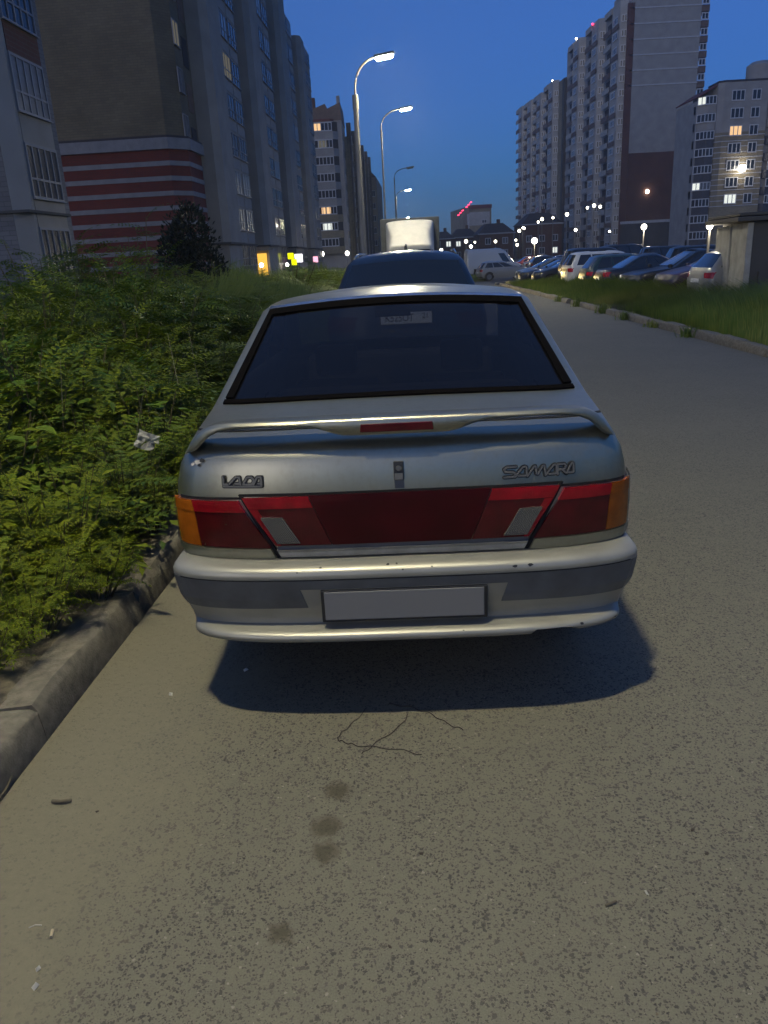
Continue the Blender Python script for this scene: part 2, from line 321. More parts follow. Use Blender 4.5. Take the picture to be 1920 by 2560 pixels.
def link(me, name, parent=None, loc=None, rot=None, bevel=0, **kw):
    o = bpy.data.objects.new(name, me); C.objects.link(o)
    if parent: o.parent = parent
    if loc: o.location = loc
    if rot: o.rotation_euler = rot
    if bevel:
        b = o.modifiers.new('bevel', 'BEVEL'); b.width = bevel; b.segments = 2; b.limit_method = 'ANGLE'
    for k, v in kw.items(): o[k] = v
    return o
def thing(name, label, cat, loc=(0, 0, 0), rz=0, group=None):
    o = bpy.data.objects.new(name, None); C.objects.link(o); o.location = loc; o.rotation_euler = (0, 0, rz); o.empty_display_size = .2
    o['label'] = label; o['category'] = cat
    if group: o['group'] = group
    return o
def tag(o, label, cat, group=None):
    o['label'] = label; o['category'] = cat
    if group: o['group'] = group
    return o
def box_obj(name, m, parent, x0, x1, y0, y1, z0, z1, bevel=0, **kw):
    b = MB(); b.box(x0, x1, y0, y1, z0, z1); return b.build(name, m, parent, bevel=bevel, **kw)
def children_of(o): return [c for c in C.objects if c.parent == o]
def copy_tree(o, kids, parent=None):
    c = o.copy(); C.objects.link(c); c.parent = parent
    for ch in kids.get(o.name, ()): copy_tree(ch, kids, c)
    return c
def kid_map(o):
    km = {}
    for c in C.objects:
        if c.parent: km.setdefault(c.parent.name, []).append(c)
    return km

# ------------------------------------------------------------------ terrain
def gz(y): return 0. if y < 8 else max(-.6, -.011*(y-8))
def KL(y): return -1.40+.065*y
def KR(y): return 4.81+.0645*y
def strip(name, fl, fr, ys, dz, m, kind='structure', nx=1, parent=None):
    v = []; f = []
    for y in ys:
        for k in range(nx+1):
            t = k/nx; v.append((fl(y)*(1-t)+fr(y)*t, y, gz(y)+dz))
    n = nx+1
    for i in range(len(ys)-1):
        for k in range(nx): f.append((i*n+k, i*n+k+1, (i+1)*n+k+1, (i+1)*n+k))
    me = bpy.data.meshes.new(name); me.from_pydata(v, [], f); me.materials.append(MT[m]); o = link(me, name, parent)
    if kind: o['kind'] = kind
    return o
Y1 = [-12, -4, 0, 4, 8, 16, 24, 32, 40, 50, 62.55, 90, 160]
strip('ground', lambda y: -1200, lambda y: 1200, [-60, 0, 8, 20, 40, 62.55, 200, 600, 2200], -.02, 'soil')
strip('road', KL, KR, [-12, 0, 8, 20, 40, 62.55, 120, 200, 400], 0, 'asphalt', nx=4)
strip('verge_left', lambda y: KL(y)-14, lambda y: KL(y)-.18, Y1, .115, 'soil')
strip('dirt_strip', lambda y: KL(y)-.44-.05*sin(y*3), lambda y: KL(y)-.17, [i*.5-8 for i in range(120)], .122, 'dirt')
strip('verge_right', lambda y: KR(y)+.15, lambda y: 10.2, [-12, -4, 0, 4, 8, 16, 24, 32, 40, 49.5], .10, 'soil')
strip('parking_ground', lambda y: 10.2 if y < 49.6 else KR(y), lambda y: 60, [-12, 8, 24, 40, 49.5, 49.7, 62.55, 120, 180], .004, 'parking')

# kerbs: rounded stones laid end to end
def kerb_mesh(seed, L=1.0):
    r = random.Random(seed); b = MB(); n = 7
    prof = [(-.185, -.1), (-.185, .128), (-.09, .136), (-.052, .135), (-.034, .126), (-.024, .106), (-.014, .05), (-.004, -.1)]
    vs = []
    for i in range(n):
        y = L*i/(n-1)*.99
        for (x, z) in prof:
            j = (.011 if .1 < z < .136 and x > -.06 else .005) if z > 0 else 0
            e = -.012 if i in (0, n-1) and z > .1 else 0
            vs.append((x+r.uniform(-j, j), y, z+r.uniform(-j, j)+e))
    k = len(prof); fs = [(i*k+q, i*k+q+1, (i+1)*k+q+1, (i+1)*k+q) for i in range(n-1) for q in range(k-1)]
    fs += [tuple(range(k)), tuple((n-1)*k+q for q in range(k))[::-1]]
    b.add(vs, fs); return b.mesh('kerb_stone', 'kerb', True, 50)
KM = [kerb_mesh(i) for i in range(5)]
kerb = link(None, 'kerb_left'); kerb['kind'] = 'structure'
kerb2 = link(None, 'kerb_right'); kerb2['kind'] = 'structure'
ang = math.atan(.065)
for i in range(62):
    y = -1.6+i*1.002*cos(ang)
    link(KM[i % 5], 'kerb_stone', kerb, (KL(y)+rnd.uniform(-.006, .006), y, gz(y)+rnd.uniform(-.004, .004)), (0, 0, -ang+rnd.uniform(-.006, .006)))
for i in range(46):
    y = 4.0+i*1.002
    if i in (17, 22): continue
    o = link(KM[(i+2) % 5], 'kerb_stone', kerb2, (KR(y+1)+rnd.uniform(-.02, .02), y+1, gz(y)+rnd.uniform(-.02, .01)), (rnd.uniform(-.01, .01), 0, pi-ang+rnd.uniform(-.02, .02)))
for k in range(4):       # the kerb turns round the end of the grass island
    a0 = k*.38; r_ = 2.2; cx, cy = KR(50)+2.2, 50.
    link(KM[k], 'kerb_stone', kerb2, (cx-r_*cos(a0), cy+r_*sin(a0)+.9, gz(50)), (0, 0, pi-ang-a0))


# ------------------------------------------------------------------ car bodies: horizontal rings lofted upwards
class Loft:
    """rows: (z, half width, v rear, corner depth rear, v front, corner depth front); crown: list of (z, rise at the middle)"""
    def __init__(s, rows, crown=((0, 0),), n=4., bulge=.03, nf=2.5):
        s.r = np.array(rows, float); s.c = np.array(crown, float); s.n = n; s.nf = nf; s.bulge = bulge
    def par(s, z): return [float(np.interp(z, s.r[:, 0], s.r[:, k])) for k in range(1, 6)]
    def cz(s, z, u, W): return float(np.interp(z, s.c[:, 0], s.c[:, 1]))*(1-min(1, (u/W)**2))
    def rear(s, u, z, off=0.):
        W, vr, Lr, vf, Lf = s.par(z); q = min(1, abs(u)/W); h = (1-q**s.n)
        v = vr+Lr*(1-math.sqrt(max(0, h)))
        if off:
            dz = .01; a = Vector(s.rear(u, z-dz)); b = Vector(s.rear(u, z+dz)); du = .004
            c1 = Vector(s.rear(max(-W, u-du), z)); c2 = Vector(s.rear(min(W, u+du), z))
            nn = (c2-c1).cross(b-a).normalized()
            if nn.y > 0: nn = -nn
            return tuple(Vector((u, v, z+s.cz(z, u, W)))+off*nn)
        return (u, v, z+s.cz(z, u, W))
    def phi(s, W, L, n, a):   # corner point at angle a (0 .. pi/2)
        return W*sin(a)**(2/n), L*(1-cos(a))
    def ring(s, z, ue, ub, ss, nc=6, ni=4):
        """one half ring from the rear middle to the front middle; returns list of (u, v)"""
        W, vr, Lr, vf, Lf = s.par(z); out = []
        for k in range(ni+1):
            u = ue*k/ni; out.append((u, s.rear(u, z)[1]))
        a0 = math.asin(min(1, (ue/W)**(s.n/2)))
        for k in range(1, nc+1):
            u, v = s.phi(W, Lr, s.n, a0+(pi/2-a0)*k/nc); out.append((u, vr+v))
        va, vb = vr+Lr, vf-Lf
        for t in ss: out.append((W*(1+s.bulge*sin(pi*t)), va+(vb-va)*t))
        b0 = math.asin(min(1, (ub/W)**(s.nf/2)))
        for k in range(0, nc+1):
            a = b0+(pi/2-b0)*(1-k/nc); u, v = s.phi(W, Lf, s.nf, a); out.append((u, vf-v))
        for k in range(1, ni+1):
            u = ub*(1-k/ni); q = (u/W)**s.nf; out.append((u, vf-Lf*(1-math.sqrt(max(0, 1-q)))))
        return out
    def patch(s, corners, nu=8, nv=4, off=.01, back=.012, fn=None):
        """solid patch on the rear: corners (u, z) = top left, top right, bottom right, bottom left"""
        tl, tr, br, bl = corners; b = MB(); g = []
        fn = fn or s.rear
        for layer in (off, -back):
            for j in range(nv+1):
                for i in range(nu+1):
                    a, c = i/nu, j/nv
                    u = (tl[0]*(1-a)+tr[0]*a)*(1-c)+(bl[0]*(1-a)+br[0]*a)*c; z = (tl[1]*(1-a)+tr[1]*a)*(1-c)+(bl[1]*(1-a)+br[1]*a)*c
                    g.append(fn(u, z, layer))
        N = nu+1; K = N*(nv+1); f = [(j*N+i, j*N+i+1, (j+1)*N+i+1, (j+1)*N+i) for j in range(nv) for i in range(nu)]
        rim = [i for i in range(N)]+[j*N+nu for j in range(1, nv+1)]+[nv*N+i for i in range(nu-1, -1, -1)]+[j*N for j in range(nv-1, 0, -1)]
        f += [(rim[k], rim[(k+1) % len(rim)], K+rim[(k+1) % len(rim)], K+rim[k]) for k in range(len(rim))]
        b.add(g, f); return b
def wheel_mesh(r=.3, w=.19):
    t = MB(); n = 24; prof = [(-w/2, r*.62), (-w/2, r*.93), (-w*.38, r), (w*.38, r), (w/2, r*.93), (w/2, r*.62)]
    vs = [(x, q*cos(2*pi*k/n), q*sin(2*pi*k/n)) for x, q in prof for k in range(n)]
    t.add(vs, [(i*n+k, i*n+(k+1) % n, (i+1)*n+(k+1) % n, (i+1)*n+k) for i in range(len(prof)-1) for k in range(n)])
    d = MB()
    for sx in (-1, 1):
        o = len(d.v); d.add([(sx*w*.36, 0, 0)]+[(sx*w*.42, r*.64*cos(2*pi*k/n), r*.64*sin(2*pi*k/n)) for k in range(n)], [(0, 1+k, 1+(k+1) % n) for k in range(n)])
        for k in range(5):
            a = 2*pi*k/5; d.obox((sx*w*.44, .33*r*cos(a), .33*r*sin(a)), (.008, 0, 0), (0, .30*r*cos(a), .30*r*sin(a)), (0, -.06*r*sin(a), .06*r*cos(a)))
    return t.mesh('tyre', 'rubber', True, 40), d.mesh('rim', 'wheel_rim')
def loft_body(L, parent, paint, zr, glass=(1.05, 1.37), ue=None, ub=None, side=None, axles=(.8, 3.28), wr=.30, zbot=.2, names=True, rear_glass='tint', front_glass='clear', side_glass='dark_glass', crown_at=(0, .5), nc=6):
    """zr: list of z rows (must contain the glass limits). ue(z)/ub(z): half width of rear / front glass. side: list of (s0, s1) window spans"""
    W0 = max(L.r[:, 1]); ni = 4
    ss = sorted(set([0.02*k*1. for k in range(2, 50, 2)]+[e for sp in (side or []) for e in sp]))
    rings = []; H = None
    for z in zr:
        W = L.par(z)[0]
        e = ue(z) if ue else W*.9; b = ub(z) if ub else W*.88
        h = L.ring(z, min(e, W*.985), min(b, W*.97), ss, nc)
        H = len(h); full = h+[(-u, v) for u, v in h[-2:0:-1]]
        rings.append([Vector((u, v, z+L.cz(z, u, W))) for u, v in full])
    N = len(rings[0]); ns = len(ss); s0 = ni+nc+1
    vid = lambda j, i: j*N+(i % N)
    verts = [p.copy() for r in rings for p in r]
    def side_idx(i):   # index within the side points or None
        i %= N
        if i >= H: i = N-i
        k = i-s0
        return k if 0 <= k < ns else None
    # wheel arches
    ra = wr*1.17
    cut = set()
    body, parts = [], {'rear': [], 'front': [], 'side': []}
    for j in range(len(zr)-1):
        zm = (zr[j]+zr[j+1])/2; ing = glass[0]-1e-6 < zm < glass[1]+1e-6
        for i in range(N):
            f = (vid(j, i), vid(j, i+1), vid(j+1, i+1), vid(j+1, i))
            a = i if i < H else N-1-i      # half index of the face
            c = sum((verts[k] for k in f), Vector())/4
            if ing and a < ni: parts['rear'].append(f); continue
            if ing and a >= H-1-ni and a < H: parts['front'].append(f); continue
            k0, k1 = side_idx(i), side_idx(i+1)
            if ing and k0 is not None and k1 is not None and side and zm < glass[1]-.012:
                t = (ss[k0]+ss[k1])/2
                sp = [q for q, (x, y) in enumerate(side) if x < t < y]
                if sp: parts['side'].append((f, sp[0], c.x > 0)); continue
            if k0 is not None and any((c.y-ax)**2+(c.z-wr)**2 < ra*ra for ax in axles) : continue
            body.append(f)
    used = {k for f in body for k in f}
    cnt = {}
    for f in body:
        for a, b in zip(f, f[1:]+f[:1]): cnt[frozenset((a, b))] = cnt.get(frozenset((a, b)), 0)+1
    bd = {k for e, q in cnt.items() if q == 1 for k in e}
    for k in bd:
        p = verts[k]
        for ax in axles:
            d = math.hypot(p.y-ax, p.z-wr)
            if abs(d-ra) < .09 and d > 1e-4 and p.z < wr+ra+.05 and abs(p.x) > W0*.7:
                p.y = ax+(p.y-ax)*ra/d; p.z = wr+(p.z-wr)*ra/d
    top = [vid(len(zr)-1, i) for i in range(N)]
    # cap the roof with a fan of strips, mirrored pairs joined across
    for i in range(1, H-2):
        body.append((top[i], top[i+1], top[N-i-1], top[N-i]))
    body.append((top[0], top[1], top[N-1])); body.append((top[H-2], top[H-1], top[H]))
    def mk(name, faces, m, smooth=True, inset=0.):
        ks = sorted({k for f in faces for k in f}); mp = {k: q for q, k in enumerate(ks)}; b = MB()
        b.add([verts[k] for k in ks], [tuple(mp[k] for k in f) for f in faces])
        return b.build(name, m, parent, smooth, 38)
    out = {'body': mk('body', body, paint)}
    for nm, key, m in (('rear_window', 'rear', rear_glass), ('windscreen', 'front', front_glass)):
        if parts[key]: out[nm] = mk(nm, parts[key], m)
    if side:
        for q in range(len(side)):
            for sg in (True, False):
                fs = [f for f, s_, g_ in parts['side'] if s_ == q and g_ == sg]
                if fs: mk('side_window', fs, side_glass)
    # underside and inner arches
    b = MB(); hw = W0*.88; v0, v1 = L.par(zr[0]+.05)[1]+.12, L.par(zr[0]+.05)[3]-.1
    b.box(-hw*.72, hw*.72, v0, v1, zbot, zbot+.16)
    b.box(-hw*.98, hw*.98, axles[0]+ra, axles[1]-ra, zbot, zbot+.1)
    for ax in axles: b.box(-hw*.72, hw*.72, ax-ra, ax+ra, zbot+.16, wr+ra+.03)
    b.build('underbody', 'interior', parent)
    t, d = WHEEL
    for sx in (-1, 1):
        for ax in axles:
            o = link(t, 'wheel', parent, (sx*(W0-.12), ax, wr)); o.scale = (1, wr/.3, wr/.3); link(d, 'rim', o)
    return out, verts
WHEEL = wheel_mesh()

# ------------------------------------------------------------------ the silver car
CARX, CARY, CARH = .055, 2.461, rad(2.16)
lada = thing('parked_car', 'dirty silver four-door car parked at the kerb, seen from behind with its boot spoiler', 'car', (CARX, CARY, 0), -CARH)
LR = Loft([(.20, .76, .30, .1, 3.95, .3), (.30, .775, .12, .12, 4.15, .35), (.55, .80, .055, .16, 4.22, .35), (.62, .803, .035, .16, 4.22, .35), (.70, .805, .030, .16, 4.16, .35),
           (.80, .802, .030, .16, 4.0, .3), (.86, .795, .034, .16, 3.6, .3), (.92, .778, .045, .15, 3.2, .25), (.96, .757, .062, .14, 3.08, .2), (.985, .745, .10, .13, 3.0, .2),
           (1.005, .742, .20, .12, 2.96, .2), (1.022, .742, .34, .11, 2.93, .2), (1.036, .743, .47, .10, 2.90, .2), (1.047, .745, .56, .09, 2.87, .2), (1.37, .612, 1.13, .08, 2.20, .2),
           (1.385, .595, 1.18, .09, 2.12, .2), (1.397, .565, 1.28, .12, 2.05, .2), (1.406, .50, 1.42, .2, 1.97, .2), (1.411, .36, 1.58, .15, 1.88, .12)],
          [(.9, 0), (1.0, .010), (1.047, .012), (1.37, .036), (1.411, .030)], bulge=.035)
gl = lambda z: .704+(.572-.704)*(z-1.047)/(1.37-1.047)
zr = [.20, .25, .30, .35, .40, .45, .50, .55, .60, .65, .70, .75, .80, .83, .86, .89, .92, .94, .96, .975, .985, .995, 1.005, 1.014, 1.022, 1.030, 1.036, 1.042, 1.047, 1.12, 1.19, 1.26, 1.32, 1.358, 1.37, 1.378, 1.385, 1.391, 1.397, 1.402, 1.406, 1.409, 1.411]
out, _v = loft_body(LR, lada, 'silver', zr, (1.047, 1.37), lambda z: gl(z) if 1.04 < z < 1.38 else .9*LR.par(z)[0], lambda z: (.66-.28*(z-1.047)) if 1.04 < z < 1.38 else .85*LR.par(z)[0],
                    [(.08, .36), (.40, .66), (.70, .96)], (.80, 3.28), .285, .17)
# interior seen dimly through the glass
for sx in (-1, 1):
    b = MB(); b.obox((sx*.36, 1.98, .62), (.24, 0, 0), (0, .06, -.015), (0, .07, .30)); b.obox((sx*.36, 2.2, .42), (.24, 0, 0), (0, .25, 0), (0, 0, .07)); b.obox((sx*.36, 2.04, 1.03), (.12, 0, 0), (0, .04, 0), (0, .02, .085))
    b.build('front_seat', 'interior', lada, bevel=.03)
box_obj('parcel_shelf', 'interior', lada, -.62, .62, .62, 1.15, .93, .96)
box_obj('rear_seat', 'interior', lada, -.58, .58, 1.12, 1.3, .45, 1.0, bevel=.04)
box_obj('dashboard', 'interior', lada, -.62, .62, 2.75, 2.98, .7, .98, bevel=.03)
# rubber seal round the rear glass
def seal():
    b = MB(); z0, z1 = 1.047, 1.37
    for (zt, zb, wi) in ((z1, z1-.022, 0), (z0+.012, z0, 0)):
        b2 = LR.patch([(-gl(zt), zt), (gl(zt), zt), (gl(zb), zb), (-gl(zb), zb)], 16, 1, .007, .004); b.add(b2.v, b2.f)
    for sx in (-1, 1):
        o, i_ = gl(z1-.02), gl(z1-.02)-.026; o2, i2 = gl(z0+.018), gl(z0+.018)-.034
        b2 = LR.patch([(sx*i_, z1-.02), (sx*o, z1-.02), (sx*o2, z0+.018), (sx*i2, z0+.018)], 2, 10, .007, .004); b.add(b2.v, b2.f)
    return b.build('rear_window_seal', 'seal', lada)
seal()
b = LR.patch([(-gl(1.366), 1.378), (gl(1.366), 1.378), (gl(1.366), 1.368), (-gl(1.366), 1.368)], 16, 1, .010, .0); b.build('seal_highlight_strip', 'lip_silver', lada)
# seams
def seam(c, nm='seam', off=.003): LR.patch(c, 10, 1, off, .002).build(nm, 'gap', lada)
seam([(-.80, .818), (-.545, .823), (-.545, .815), (-.80, .808)]); seam([(.545, .823), (.80, .818), (.80, .808), (.545, .815)]); seam([(-.55, .834), (.55, .834), (.55, .824), (-.55, .824)])
for sx in (-1, 1): LR.patch([(sx*.541, .832), (sx*.553, .832), (sx*.437, .598), (sx*.423, .598)], 2, 10, .006, .003).build('seam', 'gap', lada)
seam([(-.43, .607), (.43, .607), (.43, .598), (-.43, .598)])
LR.patch([(-.738, 1.0095), (.738, 1.0095), (.738, 1.0070), (-.738, 1.0070)], 16, 1, .002, .001).build('seam', 'gap', lada)
# lights
for sx in (-1, 1):
    def P4(*c): return [(sx*u, z) for u, z in c]
    L_ = thing_ = None
    outer = LR.patch(P4((.555, .812), (.722, .808), (.716, .770), (.534, .772)), 8, 3, .014).build('tail_light', 'lens_red', lada)
    LR.patch(P4((.534, .771), (.716, .769), (.706, .642), (.453, .640)), 8, 6, .012).build('lower_lens', 'lens_dark_red', outer)
    LR.patch(P4((.724, .808), (.7985, .806), (.7985, .769), (.718, .770)), 10, 3, .014).build('indicator_lens', 'lens_amber', outer)
    LR.patch(P4((.718, .769), (.7985, .768), (.7985, .642), (.708, .641)), 10, 5, .012).build('indicator_lens', 'lens_amber', outer)
    inner = LR.patch(P4((.312, .824), (.539, .822), (.518, .783), (.296, .785)), 8, 2, .013).build('tail_light', 'lens_red', lada)
    LR.patch(P4((.296, .784), (.518, .782), (.436, .648), (.241, .648)), 8, 6, .011).build('lower_lens', 'lens_dark_red', inner)
    LR.patch(P4((.488, .782), (.518, .782), (.436, .648), (.418, .648)), 3, 6, .0125).build('edge_lens', 'lens_red', inner)
    rl = LR.patch(P4((.403, .752), (.479, .754), (.429, .657), (.349, .658)), 6, 4, .0165).build('reversing_lens', 'lens_clear', inner)
    b = MB()
    for k in range(12):
        t = (k+.6)/12; a_, c_ = P4((.403+.076*t, .750), (.349+.080*t, .660)); p = Vector(LR.rear(*a_, .0175)); q = Vector(LR.rear(*c_, .0175)); b.tube([p, q], .0016, 4)
    b.build('lens_ribs', 'lens_clear', inner)
    LR.patch(P4((.455, .638), (.806, .638), (.806, .604), (.440, .604)), 12, 3, .016).build('lower_trim', 'silver', lada)
LR.patch([(-.309, .826), (.309, .826), (.238, .648), (-.238, .648)], 16, 8, .012).build('centre_panel', 'lens_maroon', lada)
LR.patch([(-.432, .646), (.432, .646), (.432, .634), (-.432, .634)], 14, 1, .006).build('trim_shadow_gap', 'grey_trim', lada)
LR.patch([(-.434, .634), (.434, .634), (.420, .608), (-.420, .608)], 16, 3, .016).build('lower_trim', 'lip_silver', lada)
# lock
b = LR.patch([(-.017, .925), (.017, .925), (.017, .866), (-.017, .866)], 4, 4, .010); lk = b.build('boot_lock', 'black_plastic', lada, bevel=.003)
b = MB(); p = Vector(LR.rear(0, .907, .010)); b.tube([p, p+Vector((0, -.006, 0))], .0095, 16); b.tube([p+Vector((0, -.006, 0)), p+Vector((0, -.007, 0))], .003, 6); b.build('key_barrel', 'chrome', lk)
LR.patch([(-.014, .889), (.014, .889), (.014, .868), (-.014, .868)], 2, 2, .014).build('lock_flap', 'badge', lk)
LR.patch([(-.016, .866), (.016, .866), (.017, .838), (-.015, .838)], 2, 2, .001).build('lock_shadow_patch', 'grey_trim', lk)  # shadow below the lock, painted as a thin grey patch
# badges: ribbons along hand drawn strokes
def badge(name, strokes, u0, z0, w, h, slope, parent, label):
    def ribbon(th, off, nm, m, par):
        b = MB()
        for st in strokes:
            pts = [(u0+x*w, z0+y*h+slope*x*w) for x, y in st]
            for (a, c) in zip(pts, pts[1:]):
                d = Vector((c[0]-a[0], c[1]-a[1])); ln = d.length; d.normalize(); nn = Vector((-d.y, d.x))*th/2
                q = LR.patch([(a[0]+nn.x, a[1]+nn.y), (c[0]+nn.x, c[1]+nn.y), (c[0]-nn.x, c[1]-nn.y), (a[0]-nn.x, a[1]-nn.y)], 2, 1, off, .001); b.add(q.v, q.f)
            for a in pts:
                n_ = 8; cc = [LR.rear(a[0]+th/2*cos(2*pi*k/n_), a[1]+th/2*sin(2*pi*k/n_), off*1.0001+.0001) for k in range(n_)]; cb = [LR.rear(a[0]+th/2*cos(2*pi*k/n_), a[1]+th/2*sin(2*pi*k/n_), -.001) for k in range(n_)]
                b.add(cc+cb, [tuple(range(n_))]+[(k, (k+1) % n_, n_+(k+1) % n_, n_+k) for k in range(n_)])
        return b.build(nm, m, par)
    bk = ribbon(.0130, .0035, name, 'badge_edge', parent); bk['label'] = label
    ribbon(.0058, .0060, 'letters', 'badge', bk)
lada_st = [[(.03, .95), (.03, .22), (.17, .22)], [(.03, .02), (1, .02)], [(.17, .22), (.36, .93), (.45, .93), (.47, .22)], [(.34, .30), (.46, .30)],
           [(.53, .22), (.65, .93), (.76, .93), (.82, .60), (.76, .22), (.53, .22)], [(.80, .22), (.90, .93), (1, .93), (1, .02)], [(.92, .30), (1, .30)]]
badge('nameplate', lada_st, -.606, .860, .138, .034, 0, lada, 'grey raised letters reading LADA')
sam_st = [[(.02, .0), (.15, .02), (.18, .25), (.15, .48), (.04, .52), (.02, .8), (.06, .98), (.19, 1)],
          [(.17, 0), (.28, .9), (.31, .98), (.335, .9), (.335, .1), (.22, .1)], [(.345, 0), (.44, .92), (.46, .95), (.475, .2), (.49, .15), (.56, .92), (.585, .95), (.60, .1)],
          [(.60, 0), (.71, .9), (.735, .98), (.755, .9), (.755, .1), (.65, .1)], [(.775, 0), (.775, .95), (.87, .97), (.895, .75), (.87, .5), (.79, .45)], [(.84, .45), (.90, 0)],
          [(.90, .0), (.965, .9), (.985, 1.0), (1.0, .9), (1.0, .1), (.93, .1)]]
badge('nameplate', sam_st, .348, .858, .240, .034, .0, lada, 'grey raised letters reading SAMARA')
# spoiler
U = [0, .10, .15, .18, .21, .25, .29, .34, .45, .55, .61, .645, .672, .695, .713, .727, .736]
zt = [1.082, 1.082, 1.081, 1.081, 1.081, 1.081, 1.08, 1.08, 1.079, 1.077, 1.072, 1.064, 1.050, 1.030, 1.008, .990, .976]
zb = [1.022, 1.022, 1.022, 1.024, 1.031, 1.045, 1.056, 1.058, 1.058, 1.054, 1.044, 1.028, 1.004, .982, .972, .969, .966]
vs, fs = [], []
S_ = [(-u, a, c) for u, a, c in list(zip(U, zt, zb))[:0:-1]]+list(zip(U, zt, zb))
for (u, a, c) in S_:
    q = abs(u)/.736; vr_ = .035+.085*q**3.5; vf_ = .155+.06*q**4; t_ = a-c
    vs += [(u, vr_+.012, c), (u, vr_+.001, c+t_*.25), (u, vr_, a-.012), (u, vr_+.006, a-.003), (u, vr_+.016, a), (u, vf_-.02, a-.004), (u, vf_, a-.014), (u, vf_, c+.004 if t_ < .04 else a-.03), (u, vf_-.01, c if t_ < .04 else a-.034), (u, vr_+.05, c)]
K = 10
for i in range(len(S_)-1): fs += [(i*K+k, i*K+(k+1) % K, (i+1)*K+(k+1) % K, (i+1)*K+k) for k in range(K)]
fs += [tuple(range(K)), tuple((len(S_)-1)*K+k for k in range(K))[::-1]]
b = MB(); b.add(vs, fs); sp_ = b.build('spoiler', 'silver', lada, True, 40)
bl_fn = lambda u, z, off=0: (u, .034-off, z)
LR.patch([(-.119, 1.062), (.119, 1.062), (.122, 1.034), (-.122, 1.034)], 8, 3, .004, .004, bl_fn).build('brake_light', 'lens_dark_red', sp_, bevel=.003)
# bumper
BR = Loft([(.305, .73, .0, .12, 4.3, .3), (.312, .750, -.055, .14, 4.3, .3), (.325, .764, -.080, .15, 4.3, .3), (.342, .768, -.083, .15, 4.3, .3), (.353, .766, -.074, .15, 4.3, .3), (.360, .768, -.045, .14, 4.3, .3), (.366, .776, -.010, .12, 4.3, .3), (.39, .783, -.010, .12, 4.3, .3), (.428, .797, -.028, .13, 4.3, .3),
           (.47, .812, -.040, .13, 4.3, .3), (.52, .820, -.050, .14, 4.3, .3), (.545, .823, -.054, .14, 4.3, .3), (.552, .824, -.056, .14, 4.3, .3), (.566, .824, -.056, .14, 4.3, .3), (.578, .820, -.050, .14, 4.3, .3), (.588, .812, -.036, .14, 4.3, .3), (.594, .806, -.015, .14, 4.3, .3), (.597, .800, .035, .13, 4.3, .3)], n=3.6)
def bumper_shell():
    b = MB(); zs = [.305, .310, .315, .322, .33, .338, .345, .352, .358, .362, .366, .369, .372, .38, .39, .41, .428, .45, .47, .50, .52, .545, .552, .559, .566, .573, .578, .583, .588, .591, .594, .5955, .597]
    us = []
    for z in zs:
        W, vr, Lr, _, _ = BR.par(z); row = []
        for k in range(0, 33):
            u = .70*W*k/32; row.append((u, BR.rear(u, z)[1]))
        a0 = math.asin(.70**(BR.n/2))
        for k in range(1, 13):
            a = a0+(pi/2-a0)*k/12; u, v = BR.phi(W, Lr, BR.n, a); row.append((u, vr+v))
        for t in (.1, .2, .3, .38): row.append((W+.01*t, vr+Lr+(t)*(1 if z > .38 else .35)))
        row = [(-u, v) for u, v in row[:0:-1]]+row
        o = []
        for (u, v) in row:
            z_ = z
            if .44 < u < .575 and z < .34: z_ = max(z, .336+.006*(z-.305)/.035)
            o.append((u, v, z_))
        us.append(o)
    N = len(us[0]); b.add([p for r in us for p in r], [(j*N+i, j*N+i+1, (j+1)*N+i+1, (j+1)*N+i) for j in range(len(zs)-1) for i in range(N-1)])
    return b.build('bumper', 'silver_bumper', lada, True, 50)
bump = bumper_shell()
pb = lambda c, nu, nv, off, nm, m, back=.003: BR.patch(c, nu, nv, off, back).build(nm, m, bump)
for sx in (-1, 1):
    pb([(sx*.365, .546), (sx*.822, .546), (sx*.7955, .430), (sx*.335, .436)], 18, 6, .003, 'bumper_rubbing_strip', 'grey_trim')
pb([(-.365, .546), (.365, .546), (.362, .512), (-.362, .512)], 14, 3, .003, 'bumper_rubbing_strip', 'grey_trim')
pb([(-.823, .5495), (.823, .5495), (.823, .5465), (-.823, .5465)], 40, 1, .0025, 'bumper_groove', 'gap')
# scuffs in the paint, chips
for (u, z, s_) in ((-.28, .586, .006), (.38, .571, .010), (.43, .572, .012), (.0, .575, .005), (-.36, .575, .005), (.1, .58, .005), (.61, .345, .008), (.74, .338, .006), (-.05, .588, .006), (-.02, .589, .004), (.2, .35, .004)):
    n_ = 7; b = MB(); pts = [BR.rear(u+s_*rnd.uniform(.5, 1.2)*cos(k*2*pi/n_), z+.45*s_*rnd.uniform(.5, 1.1)*sin(k*2*pi/n_), .0012) for k in range(n_)]; b.add(pts, [tuple(range(n_))]); b.build('paint_chip', 'badge_edge', bump)
# number plate with its frame (blank grey)
pl = box_obj('plate_frame', 'black_plastic', lada, -.286, .286, -.052, -.034, .386, .508, bevel=.004)
box_obj('number_plate', 'plate_grey', pl, -.274, .274, -.057, -.0525, .397, .502, bevel=.006)
